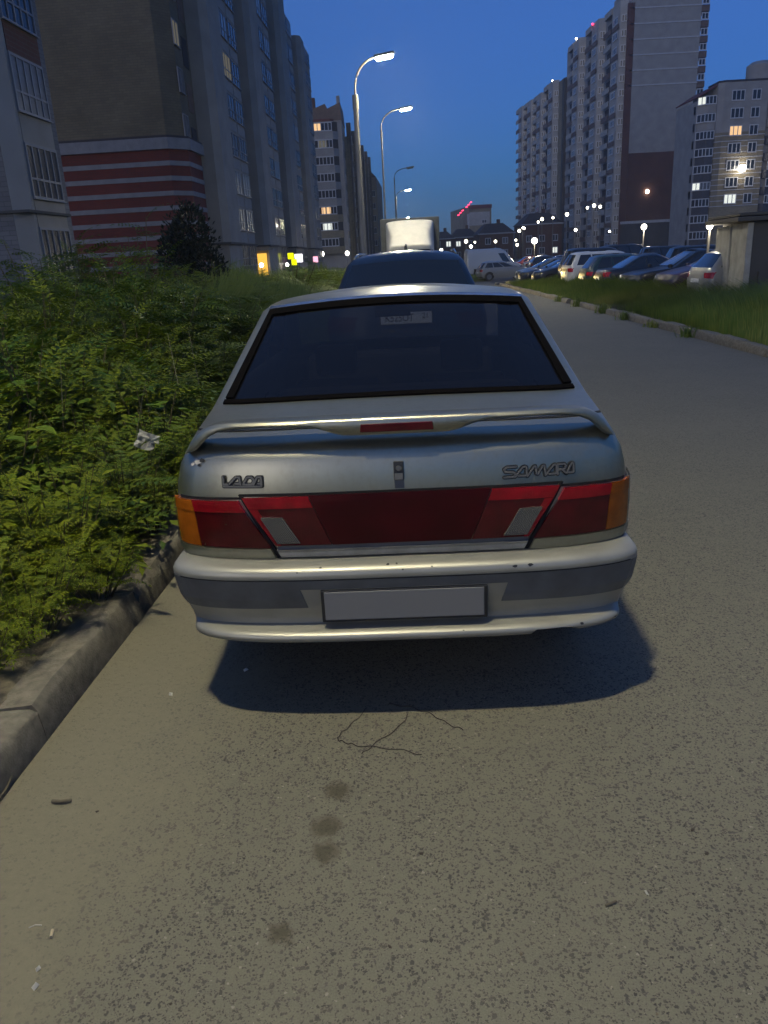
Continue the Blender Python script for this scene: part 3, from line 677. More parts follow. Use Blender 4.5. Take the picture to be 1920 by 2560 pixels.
# exhaust box, mirrors, door handles, side trim, torn fender trim on the right
b = MB(); b.tube([(.50, .22, .29), (.50, .66, .29)], .085, 12); b.tube([(.50, .10, .29), (.50, .24, .29)], .02, 10); b.build('exhaust', 'rubber', lada, True, 40)
for sx in (-1, 1):
    m_ = MB(); m_.obox((sx*.90, 2.62, .98), (.09, 0, 0), (0, .05, 0), (0, 0, .055)); m_.obox((sx*.81, 2.64, .95), (.04, 0, 0), (0, .02, 0), (0, 0, .02)); m_.build('door_mirror', 'grey_trim', lada, bevel=.02)
    h_ = MB(); h_.box(min(sx*.825, sx*.845), max(sx*.825, sx*.845), 1.35, 1.5, .80, .83); h_.build('door_handle', 'black_plastic', lada, bevel=.006)
    h_ = MB(); h_.box(min(sx*.825, sx*.845), max(sx*.825, sx*.845), 2.2, 2.35, .80, .83); h_.build('door_handle', 'black_plastic', lada, bevel=.006)
b = MB(); b.tube([(.806, .20, .828), (.822, .215, .80), (.826, .22, .70), (.818, .21, .655)], .0035, 6); b.build('lamp_edge_trim', 'lip_silver', lada)
b = MB(); b.tube([(.80, .21, .81), (.812, .22, .74), (.816, .24, .73), (.806, .22, .64)], .006, 6); b.build('lamp_bracket', 'black_plastic', lada)
# front lights so that the car is whole
for sx in (-1, 1): box_obj('headlight', 'lens_clear', lada, *sorted((sx*.45, sx*.72)), 4.02, 4.17, .58, .70, bevel=.02)
# interior mirror on the windscreen
b = MB(); b.obox((-.03, 2.50, 1.262), (.11, 0, 0), (0, .012, 0), (0, 0, .036)); b.tube([(-.03, 2.50, 1.29), (-.03, 2.46, 1.36)], .01, 6); b.build('interior_mirror', 'interior', lada, bevel=.012)
# peeled paint under the left spoiler foot
for k, (u, z, s_) in enumerate(((-.70, .938, .016), (-.682, .942, .012), (-.715, .928, .010), (-.69, .928, .008))):
    n_ = 8; b = MB(); b.add([LR.rear(u+s_*rnd.uniform(.5, 1.3)*cos(q*2*pi/n_), z+.6*s_*rnd.uniform(.5, 1.2)*sin(q*2*pi/n_), .0012) for q in range(n_)], [tuple(range(n_))]); b.build('peeled_paint', 'pale_wall' if k % 2 == 0 else 'badge_edge', lada)
# ------------------------------------------------------------------ street lamps
def street_lamp(x, y, zt, head, lit, power, label, thick=.11, name='street_lamp', armlen=1.2):
    """x, y: foot; head: (hx, hz) where the lens sits; zt: where the thick tube ends"""
    t = thing(name, label, 'street lamp', (x, y, gz(y)), 0, 'street lamps along the kerb')
    b = MB(); b.tube([(0, 0, 0), (0, 0, 1.2)], thick*1.25, 14); b.tube([(0, 0, 1.2), (0, 0, zt-gz(y))], [thick*1.05, thick*.75], 14); b.build('pole', 'steel', t, True, 40)
    b = MB(); b.tube([(0, 0, zt-gz(y)-.35), (0, 0, zt-gz(y)+.12)], thick*.9, 12); b.build('collar', 'steel', t, True, 40)
    hx, hz = head[0]-x, head[1]-gz(y); z0 = zt-gz(y); P = []
    for k in range(13):
        q = k/12; P.append((hx*.86*(1-cos(q*pi/2))**1.15, 0, z0+(hz+.02-z0)*sin(q*pi/2)**.85))
    b = MB(); b.tube(P, .034, 8); b.build('arm', 'steel', t, True, 40)
    b = MB(); b.obox((hx, 0, hz+.06), (.36, 0, .05), (0, .14, 0), (-.008, 0, .05)); hd = b.build('lamp_head', 'steel', t, bevel=.03)
    b = MB(); b.obox((hx+.02, 0, hz-.02), (.27, 0, .038), (0, .115, 0), (-.004, 0, .035)); b.build('lens', 'lamp' if lit else 'lens_clear', hd, bevel=.02)
    if lit and power:
        ld = bpy.data.lights.new('lamp_light', 'AREA'); ld.shape = 'DISK'; ld.size = .22; ld.energy = power; ld.color = (1, .92, .66); ld.spread = rad(150)
        lo = bpy.data.objects.new('lamp_light', ld); C.objects.link(lo); lo.parent = hd; lo.location = (hx+.02, 0, hz-.075)
        lo.visible_camera = True
    return t
POW = 50
street_lamp(-2.45, .9, 7.45, (-1.2, 8.8), True, POW, 'tall steel street lamp standing at the kerb beside the silver car, nearest of its row', .11)
street_lamp(-.25, 30.5, 6.95, (.83, 8.22), True, POW, 'lit street lamp with the thickest steel pole and a curved arm', .12)
street_lamp(.93, 46, 8.0, (2.27, 9.07), True, POW, 'slender lit street lamp on a bent arm, its head second highest in the sky', .06)
street_lamp(2.39, 72, 7.9, (3.78, 8.74), False, 0, 'unlit street lamp with a thin bent arm, its pole standing behind the white truck', .06)
street_lamp(3.3, 96, 7.9, (4.72, 8.81), True, POW, 'lit street lamp just below the unlit one, small against the sky', .06)
street_lamp(5.7, 150, 7.4, (7.03, 8.16), True, POW, 'farthest lit street lamp, its head just over the roof of the box truck', .06)

# thin night air that the lamps light up
hb = MB(); hb.box(-900, 900, -60, 900, -2.2, 56); hz = hb.mesh('haze', 'asphalt'); hz.materials.clear()
hm = bpy.data.materials.new('haze_air'); hm.use_nodes = True; hm.node_tree.nodes.clear()
ho = hm.node_tree.nodes.new('ShaderNodeOutputMaterial'); hv = hm.node_tree.nodes.new('ShaderNodeVolumePrincipled'); hv.inputs['Color'].default_value = (.9, .92, 1, 1); hv.inputs['Density'].default_value = .0006; hv.inputs['Anisotropy'].default_value = .35
hm.node_tree.links.new(hv.outputs[0], ho.inputs['Volume']); hz.materials.append(hm); hzo = link(hz, 'haze'); hzo['kind'] = 'stuff'
# ------------------------------------------------------------------ other vehicles
def rows_for(kind, W, H):
    if kind == 'sedan':
        L = 4.55
        r = [(.20, .92, .3, .1, L-.3, .3), (.36, .97, .04, .2, L-.02, .4), (.6, 1., .0, .2, L, .4), (.78, .99, .03, .2, L-.08, .4), (.88, .97, .08, .2, L-.5, .35), (.95, .94, .14, .2, L-1.2, .3), (.985, .92, .45, .15, L-1.35, .3), (1.0, .90, .62, .12, L-1.42, .3),
             (H-.09, .72, 1.35, .15, L-2.25, .25), (H-.04, .66, 1.55, .2, L-2.4, .2), (H-.012, .52, 1.85, .2, L-2.6, .2), (H, .3, 2.1, .1, L-2.75, .1)]
        g = (1.0, H-.09); side = [(.09, .36), (.40, .66), (.70, .95)]; ax = (.95, L-.9)
    elif kind == 'hatch':
        L = 4.2
        r = [(.20, .92, .2, .1, L-.3, .3), (.36, .97, .03, .2, L-.02, .4), (.6, 1., .0, .2, L, .4), (.8, .99, .02, .2, L-.1, .4), (.92, .97, .06, .2, L-.6, .35), (1.0, .93, .10, .16, L-1.05, .3),
             (H-.1, .72, .42, .15, L-1.95, .25), (H-.04, .65, .58, .2, L-2.15, .2), (H-.012, .5, .85, .2, L-2.35, .2), (H, .3, 1.2, .1, L-2.6, .1)]
        g = (1.0, H-.1); side = [(.05, .30), (.33, .62), (.65, .94)]; ax = (.72, L-.85)
    elif kind == 'suv':
        L = 4.6
        r = [(.24, .92, .2, .1, L-.3, .3), (.45, .98, .03, .2, L-.02, .4), (.7, 1., .0, .2, L, .4), (.95, .99, .02, .2, L-.12, .4), (1.06, .97, .04, .18, L-.7, .35), (1.12, .94, .06, .16, L-1.15, .3),
             (H-.11, .74, .32, .15, L-1.95, .25), (H-.05, .68, .42, .2, L-2.15, .2), (H-.012, .56, .62, .2, L-2.35, .2), (H, .3, 1.1, .1, L-2.6, .1)]
        g = (1.12, H-.11); side = [(.05, .28), (.31, .60), (.63, .94)]; ax = (.85, L-.9)
    else:   # van
        L = 5.4
        r = [(.24, .94, .1, .05, L-.3, .3), (.45, .99, .0, .08, L-.02, .4), (.9, 1., .0, .08, L-.05, .4), (1.1, .99, .0, .08, L-.55, .35), (1.2, .98, .0, .08, L-.8, .3),
             (H-.45, .93, .02, .08, L-1.45, .25), (H-.2, .88, .04, .1, L-1.75, .25), (H-.04, .8, .08, .15, L-2.1, .2), (H, .6, .2, .1, L-2.5, .1)]
        g = (1.2, H-.45); side = [(.80, .96)]; ax = (1.0, L-.95)
    return [(a, b*W, c, d, e, f) for a, b, c, d, e, f in r], g, side, ax, L
def car(kind, paint, W, H, x, y, rz, label, group=None, rear_front=True, name='parked_car', z=None, extras=(), ns_=3, rgm='dark_glass', fgm='dark_glass'):
    rows, g, side, ax, L = rows_for(kind, W, H)
    t = thing(name, label, {'van': 'van'}.get(kind, 'car'), (x, y, (gz(y) if z is None else z)+.01), rz, group)
    lf = Loft(rows, [(0, 0), (1.0, .0), (H-.1, .03), (H, .03)])
    zs = sorted({r[0] for r in rows} | {.28, .5, .7, .84, .9} | {g[0]+(g[1]-g[0])*k/3 for k in range(4)} | {H-.025}); zs = [q for i, q in enumerate(zs) if i == 0 or q-zs[i-1] > 1e-4]
    ue0, ue1 = lf.par(g[0])[0], lf.par(g[1])[0]
    ue = lambda z: (ue0*.90+(ue1*.90-ue0*.90)*(z-g[0])/(g[1]-g[0])) if g[0]-.01 < z < g[1]+.01 else .88*lf.par(z)[0]
    has_rear = kind != 'van'
    out, _ = loft_body(lf, t, PAINT[paint] if isinstance(paint, str) else paint, zs, g, ue, ue, side, ax, .32 if kind != 'sedan' else .3, .2 if kind != 'suv' else .24, rear_glass=rgm if has_rear else (PAINT[paint]), front_glass=fgm, nc=ns_)
    def front(u, z, off=0):
        W_, vr, Lr, vf, Lf = lf.par(z); q = min(1, abs(u)/W_)
        return (u, vf-Lf*(1-math.sqrt(max(0, 1-q**lf.nf)))+off, z)
    zl = .72 if kind != 'suv' else .86
    for sx in (-1, 1):
        lf.patch([(sx*W*.60, zl+.14), (sx*W*.985, zl+.15), (sx*W*.985, zl-.02), (sx*W*.66, zl)], 5, 2, .012).build('tail_light', 'lens_red' if not (kind == 'suv' and paint == 'midnight') else 'lens_maroon', t)
        lf.patch([(sx*W*.55, zl-.0), (sx*W*.97, zl+.06), (sx*W*.97, zl-.07), (sx*W*.60, zl-.09)], 5, 2, .012, .012, front).build('headlight', 'lens_clear', t)
        m_ = MB(); m_.obox((sx*(W+.09), L-1.35 if kind != 'van' else L-1.0, 1.03 if kind != 'van' else 1.3), (.09, 0, 0), (0, .05, 0), (0, 0, .06)); m_.build('door_mirror', PAINT[paint] if isinstance(paint, str) else paint, t, bevel=.02)
    if paint != 'midnight' or kind != 'suv': lf.patch([(-.27, zl-.02), (.27, zl-.02), (.27, zl-.13), (-.27, zl-.13)], 3, 1, .014).build('number_plate', 'white_plate', t)
    lf.patch([(-.27, .52), (.27, .52), (.27, .42), (-.27, .42)], 3, 1, .014, .012, front).build('number_plate', 'white_plate', t)
    lf.patch([(-W*.5, .68), (W*.5, .68), (W*.45, .57), (-W*.45, .57)], 6, 2, .008, .008, front).build('grille', 'black_plastic', t)
    lf.patch([(-W*.93, .34), (W*.93, .34), (W*.9, .27), (-W*.9, .27)], 8, 1, .01).build('lower_bumper', 'black_plastic', t)
    return t, lf, L
# dark suv parked directly ahead
suv, slf, _ = car('suv', 'midnight', .83, 1.61, .33, 8.05, -.065, 'dark blue sport utility vehicle parked nose to tail in front of the silver car', ns_=6, rgm='dark_glass')
b = MB(); b.tube([(0, .95, 1.57), (0, 1.0, 1.67), (0, 1.12, 1.69), (0, 1.15, 1.63)], [.02, .016, .012, .01], 6); b.build('roof_antenna', 'black_plastic', suv)
for sx in (-1, 1):
    b = MB(); b.tube([(sx*.54, .60, 1.575), (sx*.54, 1.2, 1.615), (sx*.54, 2.2, 1.615)], .014, 6); b.build('roof_rail', 'chrome', suv)
# its plate, readable through the silver car's windows
def text_mesh(txt, size, m, parent, loc, rot, name='lettering', sx=1., ext=.001, shear=0.):
    cu = bpy.data.curves.new(name, 'FONT'); cu.body = txt; cu.size = size; cu.extrude = ext; cu.align_x = 'CENTER'; cu.align_y = 'CENTER'; cu.shear = shear
    to = bpy.data.objects.new('tmp_text', cu); C.objects.link(to); dg = bpy.context.evaluated_depsgraph_get()
    me = bpy.data.meshes.new_from_object(to.evaluated_get(dg)); bpy.data.objects.remove(to); bpy.data.curves.remove(cu)
    me.materials.clear(); me.materials.append(MT[m]); o = link(me, name, parent, loc, rot); o.scale = (sx, 1, 1); return o
pl = box_obj('number_plate', 'white_plate', suv, -.26, .26, -.03, -.018, .92, 1.032)
text_mesh('K525OT', .105, 'plate_ink', pl, (-.07, -.032, .976), (pi/2, 0, 0), sx=.78)
text_mesh('21', .075, 'plate_ink', pl, (.195, -.032, .99), (pi/2, 0, 0), sx=.9)
# white box truck facing us
tr = thing('box_truck', 'box truck with a cream white roof fairing and dark edged cargo box, facing the camera', 'truck', (1.66, 33.6, gz(34)), -.05); tr.scale = (1.22, 1.22, 1.12)
box_obj('cargo_box', 'box_dark', tr, -1.02, 1.02, 1.9, 6.4, .75, 2.98+.05, bevel=.03)
box_obj('cargo_box_edge', 'box_dark', tr, -1.06, 1.06, 1.84, 1.93, .7, 3.07, bevel=.02)
def fairing():
    b = MB(); n = 14; rows = []
    prof = [(1.90, .78, .15), (2.02, .77, .10), (2.08, .755, .09), (2.12, .75, .22), (2.3, .69, .38), (2.5, .70, .60), (2.7, .76, .86), (2.78, .79, 1.0), (2.82, .82, 1.12), (2.92, .84, 1.2), (2.97, .82, 1.3)]
    for (z, W_, y) in prof:
        row = []
        for k in range(n+1):
            a = -1+2*k/n; row.append((W_*a, y+.28*abs(a)**4+(0 if z < 2.1 else .05*cos(a*pi)), z-.05*abs(a)**3))
        rows.append([(-.86, 1.85, z-.1)]+row+[(.86, 1.85, z-.1)])
    N = len(rows[0]); b.add([p for r in rows for p in r], [(j*N+i, j*N+i+1, (j+1)*N+i+1, (j+1)*N+i) for j in range(len(rows)-1) for i in range(N-1)])
    b.add(rows[-1]+[(-.86, 1.86, 2.9), (.86, 1.86, 2.9)], [tuple(range(N))])
    o = b.build('roof_fairing', 'truck_white', tr, True, 60); s = o.modifiers.new('s', 'SUBSURF'); s.levels = s.render_levels = 1; return o
fairing()
b = MB(); b.box(-.86, .86, .75, 1.85, .55, 1.15); b.add([(-.86, .9, 1.15), (.86, .9, 1.15), (.74, 1.25, 1.98), (-.74, 1.25, 1.98), (-.86, 1.85, 1.15), (.86, 1.85, 1.15), (.76, 1.85, 2.0), (-.76, 1.85, 2.0)], [(0, 1, 2, 3), (4, 7, 6, 5), (0, 3, 7, 4), (1, 5, 6, 2), (3, 2, 6, 7)])
b.box(-.84, .84, -.1, .78, .55, 1.0); b.build('cab', 'truck_white', tr, bevel=.04)
b = MB(); b.add([(-.76, .915, 1.22), (.76, .915, 1.22), (.68, 1.19, 1.88), (-.68, 1.19, 1.88)], [(0, 1, 2, 3)]); o = b.build('windscreen', 'dark_glass', tr); o.modifiers.new('t', 'SOLIDIFY').thickness = .01
box_obj('bumper', 'black_plastic', tr, -.9, .9, -.2, -.08, .35, .6, bevel=.03)
for sx in (-1, 1):
    box_obj('headlight', 'lens_clear', tr, *sorted((sx*.55, sx*.8)), -.13, -.08, .72, .92, bevel=.02)
    b = MB(); b.box(*sorted((sx*.98, sx*1.14)), 1.0, 1.06, 1.35, 1.75); b.build('door_mirror', 'black_plastic', tr, bevel=.02)
    for ax in (.25, 4.8): o = link(WHEEL[0], 'wheel', tr, (sx*.82, ax, .36)); o.scale = (1.1, 1.2, 1.2); link(WHEEL[1], 'rim', o)
# cars side by side on the parking ground right of the grass; R: rear end towards the road, F: nose towards the road
def row_car(kind, paint, W, H, x, y, way, label, **k):
    L = rows_for(kind, W, H)[4]; a = rnd.uniform(-.03, .03)
    if way == 'R': return car(kind, paint, W, H, x, y, -pi/2+a, label, 'cars parked in the front row beyond the grass', **k)
    return car(kind, paint, W, H, x+L, y, pi/2+a, label, 'cars parked in the front row beyond the grass', **k)
row_car('hatch', 'silver', .86, 1.45, 9.46, 23.41, 'R', 'silver car half hidden behind the concrete garage wall, rear end showing')
row_car('hatch', 'purple', .87, 1.50, 9.24, 25.87, 'F', 'dark purple car with bright headlight beside the concrete garage')
c_, lf_, L_ = row_car('sedan', 'black', .90, 1.52, 8.80, 28.34, 'F', 'black car with a silver sunshade behind its windscreen')
# folded sunshade just inside the windscreen, laid on the outside of the dark glass
g0, g1 = 1.0, 1.43
sh = MB()
for k in range(9):
    a = -1+2*k/8
    for (z, q) in ((1.02, .80), (1.40, .66)):
        W_, vr, Lr, vf, Lf = lf_.par(z); u = a*q*W_; sh.v.append((u, vf-Lf*(1-math.sqrt(max(0, 1-min(1, abs(u)/W_)**2.5)))+.006+(.004 if k % 2 else 0), z+.02))
for k in range(8): sh.f.append((2*k, 2*k+2, 2*k+3, 2*k+1)); sh.m.append(0)
sh.build('sunshade', 'lip_silver', c_)
row_car('sedan', 'midnight', .89, 1.46, 8.67, 30.80, 'R', 'dark sedan parked rear end first between the teal car and the sunshade car')
row_car('hatch', 'teal', .88, 1.50, 8.76, 33.44, 'R', 'dark teal hatchback with red tail lights right of the white vehicle')
ws, wlf, _ = row_car('suv', 'white', .94, 1.66, 8.76, 36.61, 'R', 'white sport utility vehicle with a dark rear window facing the grass')
wlf.patch([(-.5, .98), (.5, .98), (.45, .86), (-.45, .86)], 6, 1, .012).build('rear_trim', 'black_plastic', ws)
row_car('suv', 'black', .96, 1.86, 9.42, 40.13, 'R', 'tall black sport utility vehicle left of the white one with an upright tail light')
row_car('hatch', 'blue', .88, 1.52, 8.71, 43.47, 'F', 'blue sloping nosed car next to the tall black vehicle')
row_car('sedan', 'blue', .88, 1.42, 8.54, 46.64, 'F', 'blue sedan nearest the end of the grass island')
row_car('hatch', 'grey', .88, 1.48, 8.98, 50.16, 'F', 'grey car partly behind the blue sedan, nose towards the road')
car('hatch', 'silver', .88, 1.44, 8.3, 63.0, -pi/2+.12, 'pale silver hatchback standing side on in front of the white van')
car('van', 'white', .98, 2.45, 8.9, 76.5, -pi/2+.05, 'large white panel van side on at the far end of the parking ground', name='parked_van')
car('hatch', 'silver', .85, 1.5, 6.7, 84, -pi/2, 'pale small car just left of the white panel van')
lab2 = ['black roofed vehicle in the second row behind the teal hatchback', 'dark car in the second row behind the white vehicle', 'beige roofed car in the second row', 'dark blue car in the second row of the parking ground', 'grey car in the second row, roof showing over the front row', 'teal car in the second row with a bluish windscreen', 'pale car in the second row near the concrete garage', 'black sedan in the second row behind the purple car', 'tall black car of the second row with a roof box', 'white car at the far end of the second row']
for k, (kind, paint, H, x, y, way) in enumerate((('suv', 'black', 1.8, 17.2, 52, 'R'), ('suv', 'black', 1.72, 17.4, 47.5, 'R'), ('hatch', 'beige', 1.5, 17.6, 43.8, 'F'), ('hatch', 'midnight', 1.5, 17.4, 40.4, 'F'), ('sedan', 'grey', 1.5, 17.5, 37.0, 'F'),
        ('hatch', 'teal', 1.55, 17.2, 33.9, 'F'), ('sedan', 'silver', 1.5, 17.5, 30.8, 'F'), ('sedan', 'black', 1.45, 17.4, 28.0, 'F'), ('suv', 'black', 2.05, 16.0, 57.0, 'R'), ('hatch', 'white', 1.5, 17.6, 62, 'F'))):
    L = rows_for(kind, .9, H)[4]; x *= .88; y *= .88
    car(kind, paint, .9, H, x if way == 'R' else x+L, y, (-pi/2 if way == 'R' else pi/2)+rnd.uniform(-.04, .04), lab2[k], 'cars parked in the second row')
# far rows, seen as a few roofs
for k in range(7):
    car(rnd.choice(['hatch', 'sedan', 'suv']), ['blue', 'grey', 'white', 'black', 'silver', 'midnight', 'red'][k], .88, rnd.uniform(1.45, 1.65), 15.5+rnd.uniform(-.4, .4), 68+3.1*k, -pi/2+rnd.uniform(-.05, .05), 'small distant car in the far rows of the parking ground', 'distant parked cars')

# car coming the other way with its headlights on, hidden behind the dark one in front: it lights the end of the grass island
oc, ol, oL = car('hatch', 'grey', .88, 1.45, 4.0, 76, pi-.05, 'oncoming car with headlights on, hidden behind the truck')
for sx in (-1, 1):
    ld = bpy.data.lights.new('headlight_beam', 'SPOT'); ld.energy = 6000; ld.color = (1, .72, .26); ld.spot_size = rad(15); ld.spot_blend = .7; ld.shadow_soft_size = .08
    lo = bpy.data.objects.new('headlight_beam', ld); C.objects.link(lo); lo.parent = oc; lo.location = (sx*.6, oL+.15, .72); lo.rotation_euler = Vector((-2.3, 21, -.72)).to_track_quat('-Z', 'Y').to_euler()
# ------------------------------------------------------------------ windows
WIN = {}
def win_mesh(w, h, cols, transom=None, pane='pane', fr=.06, sep=False, frame='frame'):
    """frame faces -y, origin at bottom middle; transom = height fraction of the cross bar"""
    key = (round(w, 2), round(h, 2), cols, transom, pane, sep, fr, frame)
    if key in WIN: return WIN[key]
    b = MB(); x0, x1 = -w/2, w/2; d0, d1 = -.05, .02
    b.box(x0, x1, d0, d1, 0, fr); b.box(x0, x1, d0, d1, h-fr, h); b.box(x0, x0+fr, d0, d1, fr, h-fr); b.box(x1-fr, x1, d0, d1, fr, h-fr)
    for k in range(1, cols): x = x0+w*k/cols; b.box(x-fr*.5, x+fr*.5, d0+.004, d1, fr, h-fr)
    if transom: b.box(x0+fr, x1-fr, d0+.002, d1, h*transom-fr*.5, h*transom+fr*.5)
    b.box(x0-.04, x1+.04, -.11, 0, -.04, 0)
    p = MB(); p.box(x0+fr*.5, x1-fr*.5, -.012, .012, fr*.5, h-fr*.5)
    if sep: r = (b.mesh('window', frame), p.mesh('pane', pane))
    else:
        for v, f, m in (): pass
        o = len(b.v); b.v += p.v; b.f += [tuple(i+o for i in f) for f in p.f]; b.m += [1]*len(p.f); r = (b.mesh('window', [frame, pane]), None)
    WIN[key] = r; return r
def window(parent, p, rz, w, h, cols=2, transom=None, pane='pane', sep=False, fr=.06, label=None, frame='frame'):
    a, c = win_mesh(w, h, cols, transom, pane, fr, sep, frame); o = link(a, 'window', parent, p, (0, 0, rz))
    if c: link(c, 'pane', o)
    if label: o['label'] = label
    return o
EAST = pi/2     # a window whose face looks along +x
WEST = -pi/2

# near left building with a bay of tall windows
bb = thing('apartment_building', 'dark grey apartment block at the left edge with tall white framed bay windows', 'building', (-12.0, 29.2, gz(29)), -.062)
b = MB(); b.prism([(-16, 0), (-.45, 0), (0, .45), (0, 3.1), (-.6, 3.9), (-.6, 5), (-16, 5)], -.5, 20); b.build('wall', 'grey_brick', bb)
b = MB(); b.prism([(-.47, -.05), (.03, .42), (.03, .62), (-.06, .62), (-.06, .48), (-.50, .05)], -.5, 20); b.build('corner_pier', 'left_pale', bb)
for k in range(6):
    z = 1.42+.23+2.8*k
    if k: box_obj('spandrel', 'brown_brick' if k in (3, 5) else 'left_grey', bb, -.02, .05, .63, 3.1, z-.98, z-.05)
    else: box_obj('spandrel', 'left_grey', bb, -.02, .05, .63, 3.1, .2, z-.05)
    box_obj('lintel', 'left_pale', bb, -.02, .07, .63, 3.1, z+1.80, z+1.84)
    window(bb, (.05, 1.83, z), EAST, 2.45, 1.80, 5, .36, 'pane' if k != 2 else 'pane_curtain', True, .07, None, 'frame_grey')
box_obj('ledge', 'dark_wall', bb, -16, .16, -.12, 3.3, 3.93, 4.02)
b = MB(); b.prism([(-16, -.1), (-.42, -.1), (.10, .42), (.10, 3.15), (-16, 3.15)], -.5, .25); b.build('plinth', 'concrete', bb)

# long building: brick gable with red and white bands, facade with protruding bays running away
gb = thing('apartment_building', 'tall brown apartment block whose lower gable wall is banded red and white', 'building', (-12.3, 57, -.6), -.0635)
G = gb; O_ = .6
b = MB(); b.prism([(-15, 0), (-.95, 0), (0, 1.05), (0, 64), (-15, 64)], 0, 28.4+O_); b.build('wall', 'left_beige', G)
b = MB(); b.prism([(-15.2, -.12), (-.9, -.12), (.12, 1.0), (.12, 4.3), (-15.2, 4.3)], .2, 9.55+O_, 0); b.build('banded_base_wall', 'left_red', G)
for k in range(10):
    z = 8.35+O_-.94*k
    b = MB(); b.prism([(-15.25, -.17), (-.87, -.17), (.17, .98), (.17, 4.32), (-15.25, 4.32)], z-.16, z+.14); b.build('white_band', 'left_band', G)
b = MB(); b.prism([(-15.4, -.35), (-.8, -.35), (.36, .92), (.36, 4.4), (-15.4, 4.4)], 9.2+O_, 9.9+O_); b.build('cornice', 'left_band', G)
b = MB(); b.prism([(-15.3, -.25), (-.85, -.25), (.26, .95), (.26, 4.4), (-15.3, 4.4)], 9.9+O_, 10.05+O_); b.build('cornice', 'roof_dark', G)
box_obj('parapet', 'left_pale', G, -15.1, .1, -.1, 64.1, 28.4+O_, 29.0+O_)
fl = [10.0+2.8*k+O_ for k in range(7)]; fl_all = [1.6+2.8*k+O_ for k in range(10)]
for k, z in enumerate(fl):
    lit = {2: 'pane_dim', 1: 'pane_curtain', 0: 'pane_curtain'}.get(k, 'pane')
    window(G, (.04, 1.6, z), EAST, 1.3, 1.5, 2, None, lit, True, .06, None, 'frame_grey')
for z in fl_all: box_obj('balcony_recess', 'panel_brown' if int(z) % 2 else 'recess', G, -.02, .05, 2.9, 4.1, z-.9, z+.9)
def bay(y0, y1, p, m, name='stair_bay', top=28.2, rd=.5):
    b = MB(); b.prism([(-.05, y0), (p-rd, y0), (p, y0+rd), (p, y1-rd), (p-rd, y1), (-.05, y1)], 3.2+O_, top+O_); b.build(name, m, G)
    b = MB(); b.prism([(-.05, y0+.1), (p-.1, y0+.1), (p-.1, y1-.1), (-.05, y1-.1)], 0, 3.2+O_); b.build('ground_floor_wall', 'left_grey', G)
    box_obj('ledge', 'dark_wall', G, -.03, p+.12, y0-.1, y1+.1, 3.1+O_, 3.25+O_)
bays = [(4.6, 9.2, 1.5, 'left_grey', 28.2), (9.3, 16.2, 1.1, 'left_grey', 27.6), (20.4, 25.0, 1.5, 'left_grey', 28.4), (25.1, 32.5, 1.1, 'left_grey', 27.8), (36.5, 41.5, 1.6, 'left_grey', 28.9), (41.6, 48.5, 1.1, 'left_grey', 27.8), (53.0, 57.0, 1.5, 'left_grey', 28.4), (57.1, 63.6, 1.2, 'left_grey', 27.8)]
for q, (y0, y1, p, m, tp) in enumerate(bays):
    bay(y0, y1, p, m, 'stair_bay' if q % 2 == 0 else 'glazed_bay', tp)
    if q % 2 == 1:
        for k, z in enumerate(fl_all):
            for j, yy in enumerate((y0+(y1-y0)*.27, y0+(y1-y0)*.73)):
                pn = rnd.choice(['pane', 'pane', 'pane_curtain']); 
                if (q, k, j) == (1, 5, 0): pn = 'pane_dim'
                window(G, (p+.03, yy, z-.15), EAST, (y1-y0)*.40, 1.75, 3, .35, pn, q == 1, .07, None, 'frame_grey')
                if k: box_obj('spandrel', 'left_pale', G, p-.02, p+.04, yy-(y1-y0)*.2, yy+(y1-y0)*.2, z-1.05, z-.3)
for (y0, y1) in ((16.4, 20.2), (32.7, 36.3), (48.7, 52.8)):
    for k, z in enumerate(fl_all):
        window(G, (.04, (y0+y1)/2-.5, z), EAST, 1.5, 1.5, 2, None, rnd.choice(['pane', 'pane_curtain']), False, .06, None, 'frame_grey')
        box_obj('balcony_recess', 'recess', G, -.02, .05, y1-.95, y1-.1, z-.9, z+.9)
        if 0 < k < 4: box_obj('white_band', 'left_band', G, -.02, .07, y0, y1-1, z-.75, z-.6)
for (y, c, l) in ((29.2, 'door_glow', 'warm glowing shop doorway'), ):
    box_obj('shop_door', c, G, .25, 1.15, 20.30, 20.36, .5+O_, 2.5+O_, label=l)
box_obj('door_canopy', 'concrete', G, 0, 2.0, 19.2, 20.3, 2.75+O_, 2.9+O_)
# shop signs and small lamps along the facade
def sign(x, y, z, w_, h_, m, label, foot=True):
    t = thing('shop_sign', label, 'sign', (x, y, gz(y)), 0); zz = z-gz(y)
    box_obj('sign_face', m, t, -w_/2, w_/2, -.06, 0, zz-h_/2, zz+h_/2, bevel=.03); box_obj('sign_case', 'dark_wall', t, -w_/2-.03, w_/2+.03, .0, .12, zz-h_/2-.03, zz+h_/2+.03)
    b = MB(); b.tube([(0, .06, 0), (0, .06, zz-h_/2-.02)], .04, 6); b.build('post', 'steel', t); return t
sign(-8.55, 87, 2.2, .62, .62, 'sign_yellow', 'glowing yellow square shop sign, the upper of two')
sign(-8.25, 87.2, 1.55, .55, .6, 'sign_yellow', 'glowing yellow square shop sign, the lower one')
sign(-7.75, 87.5, 1.95, .85, .85, 'sign_white', 'glowing white round cornered shop sign beside the yellow ones')
sign(-6.8, 100, 1.75, .6, .7, 'sign_pink', 'small glowing pinkish sign beyond the white shop sign')
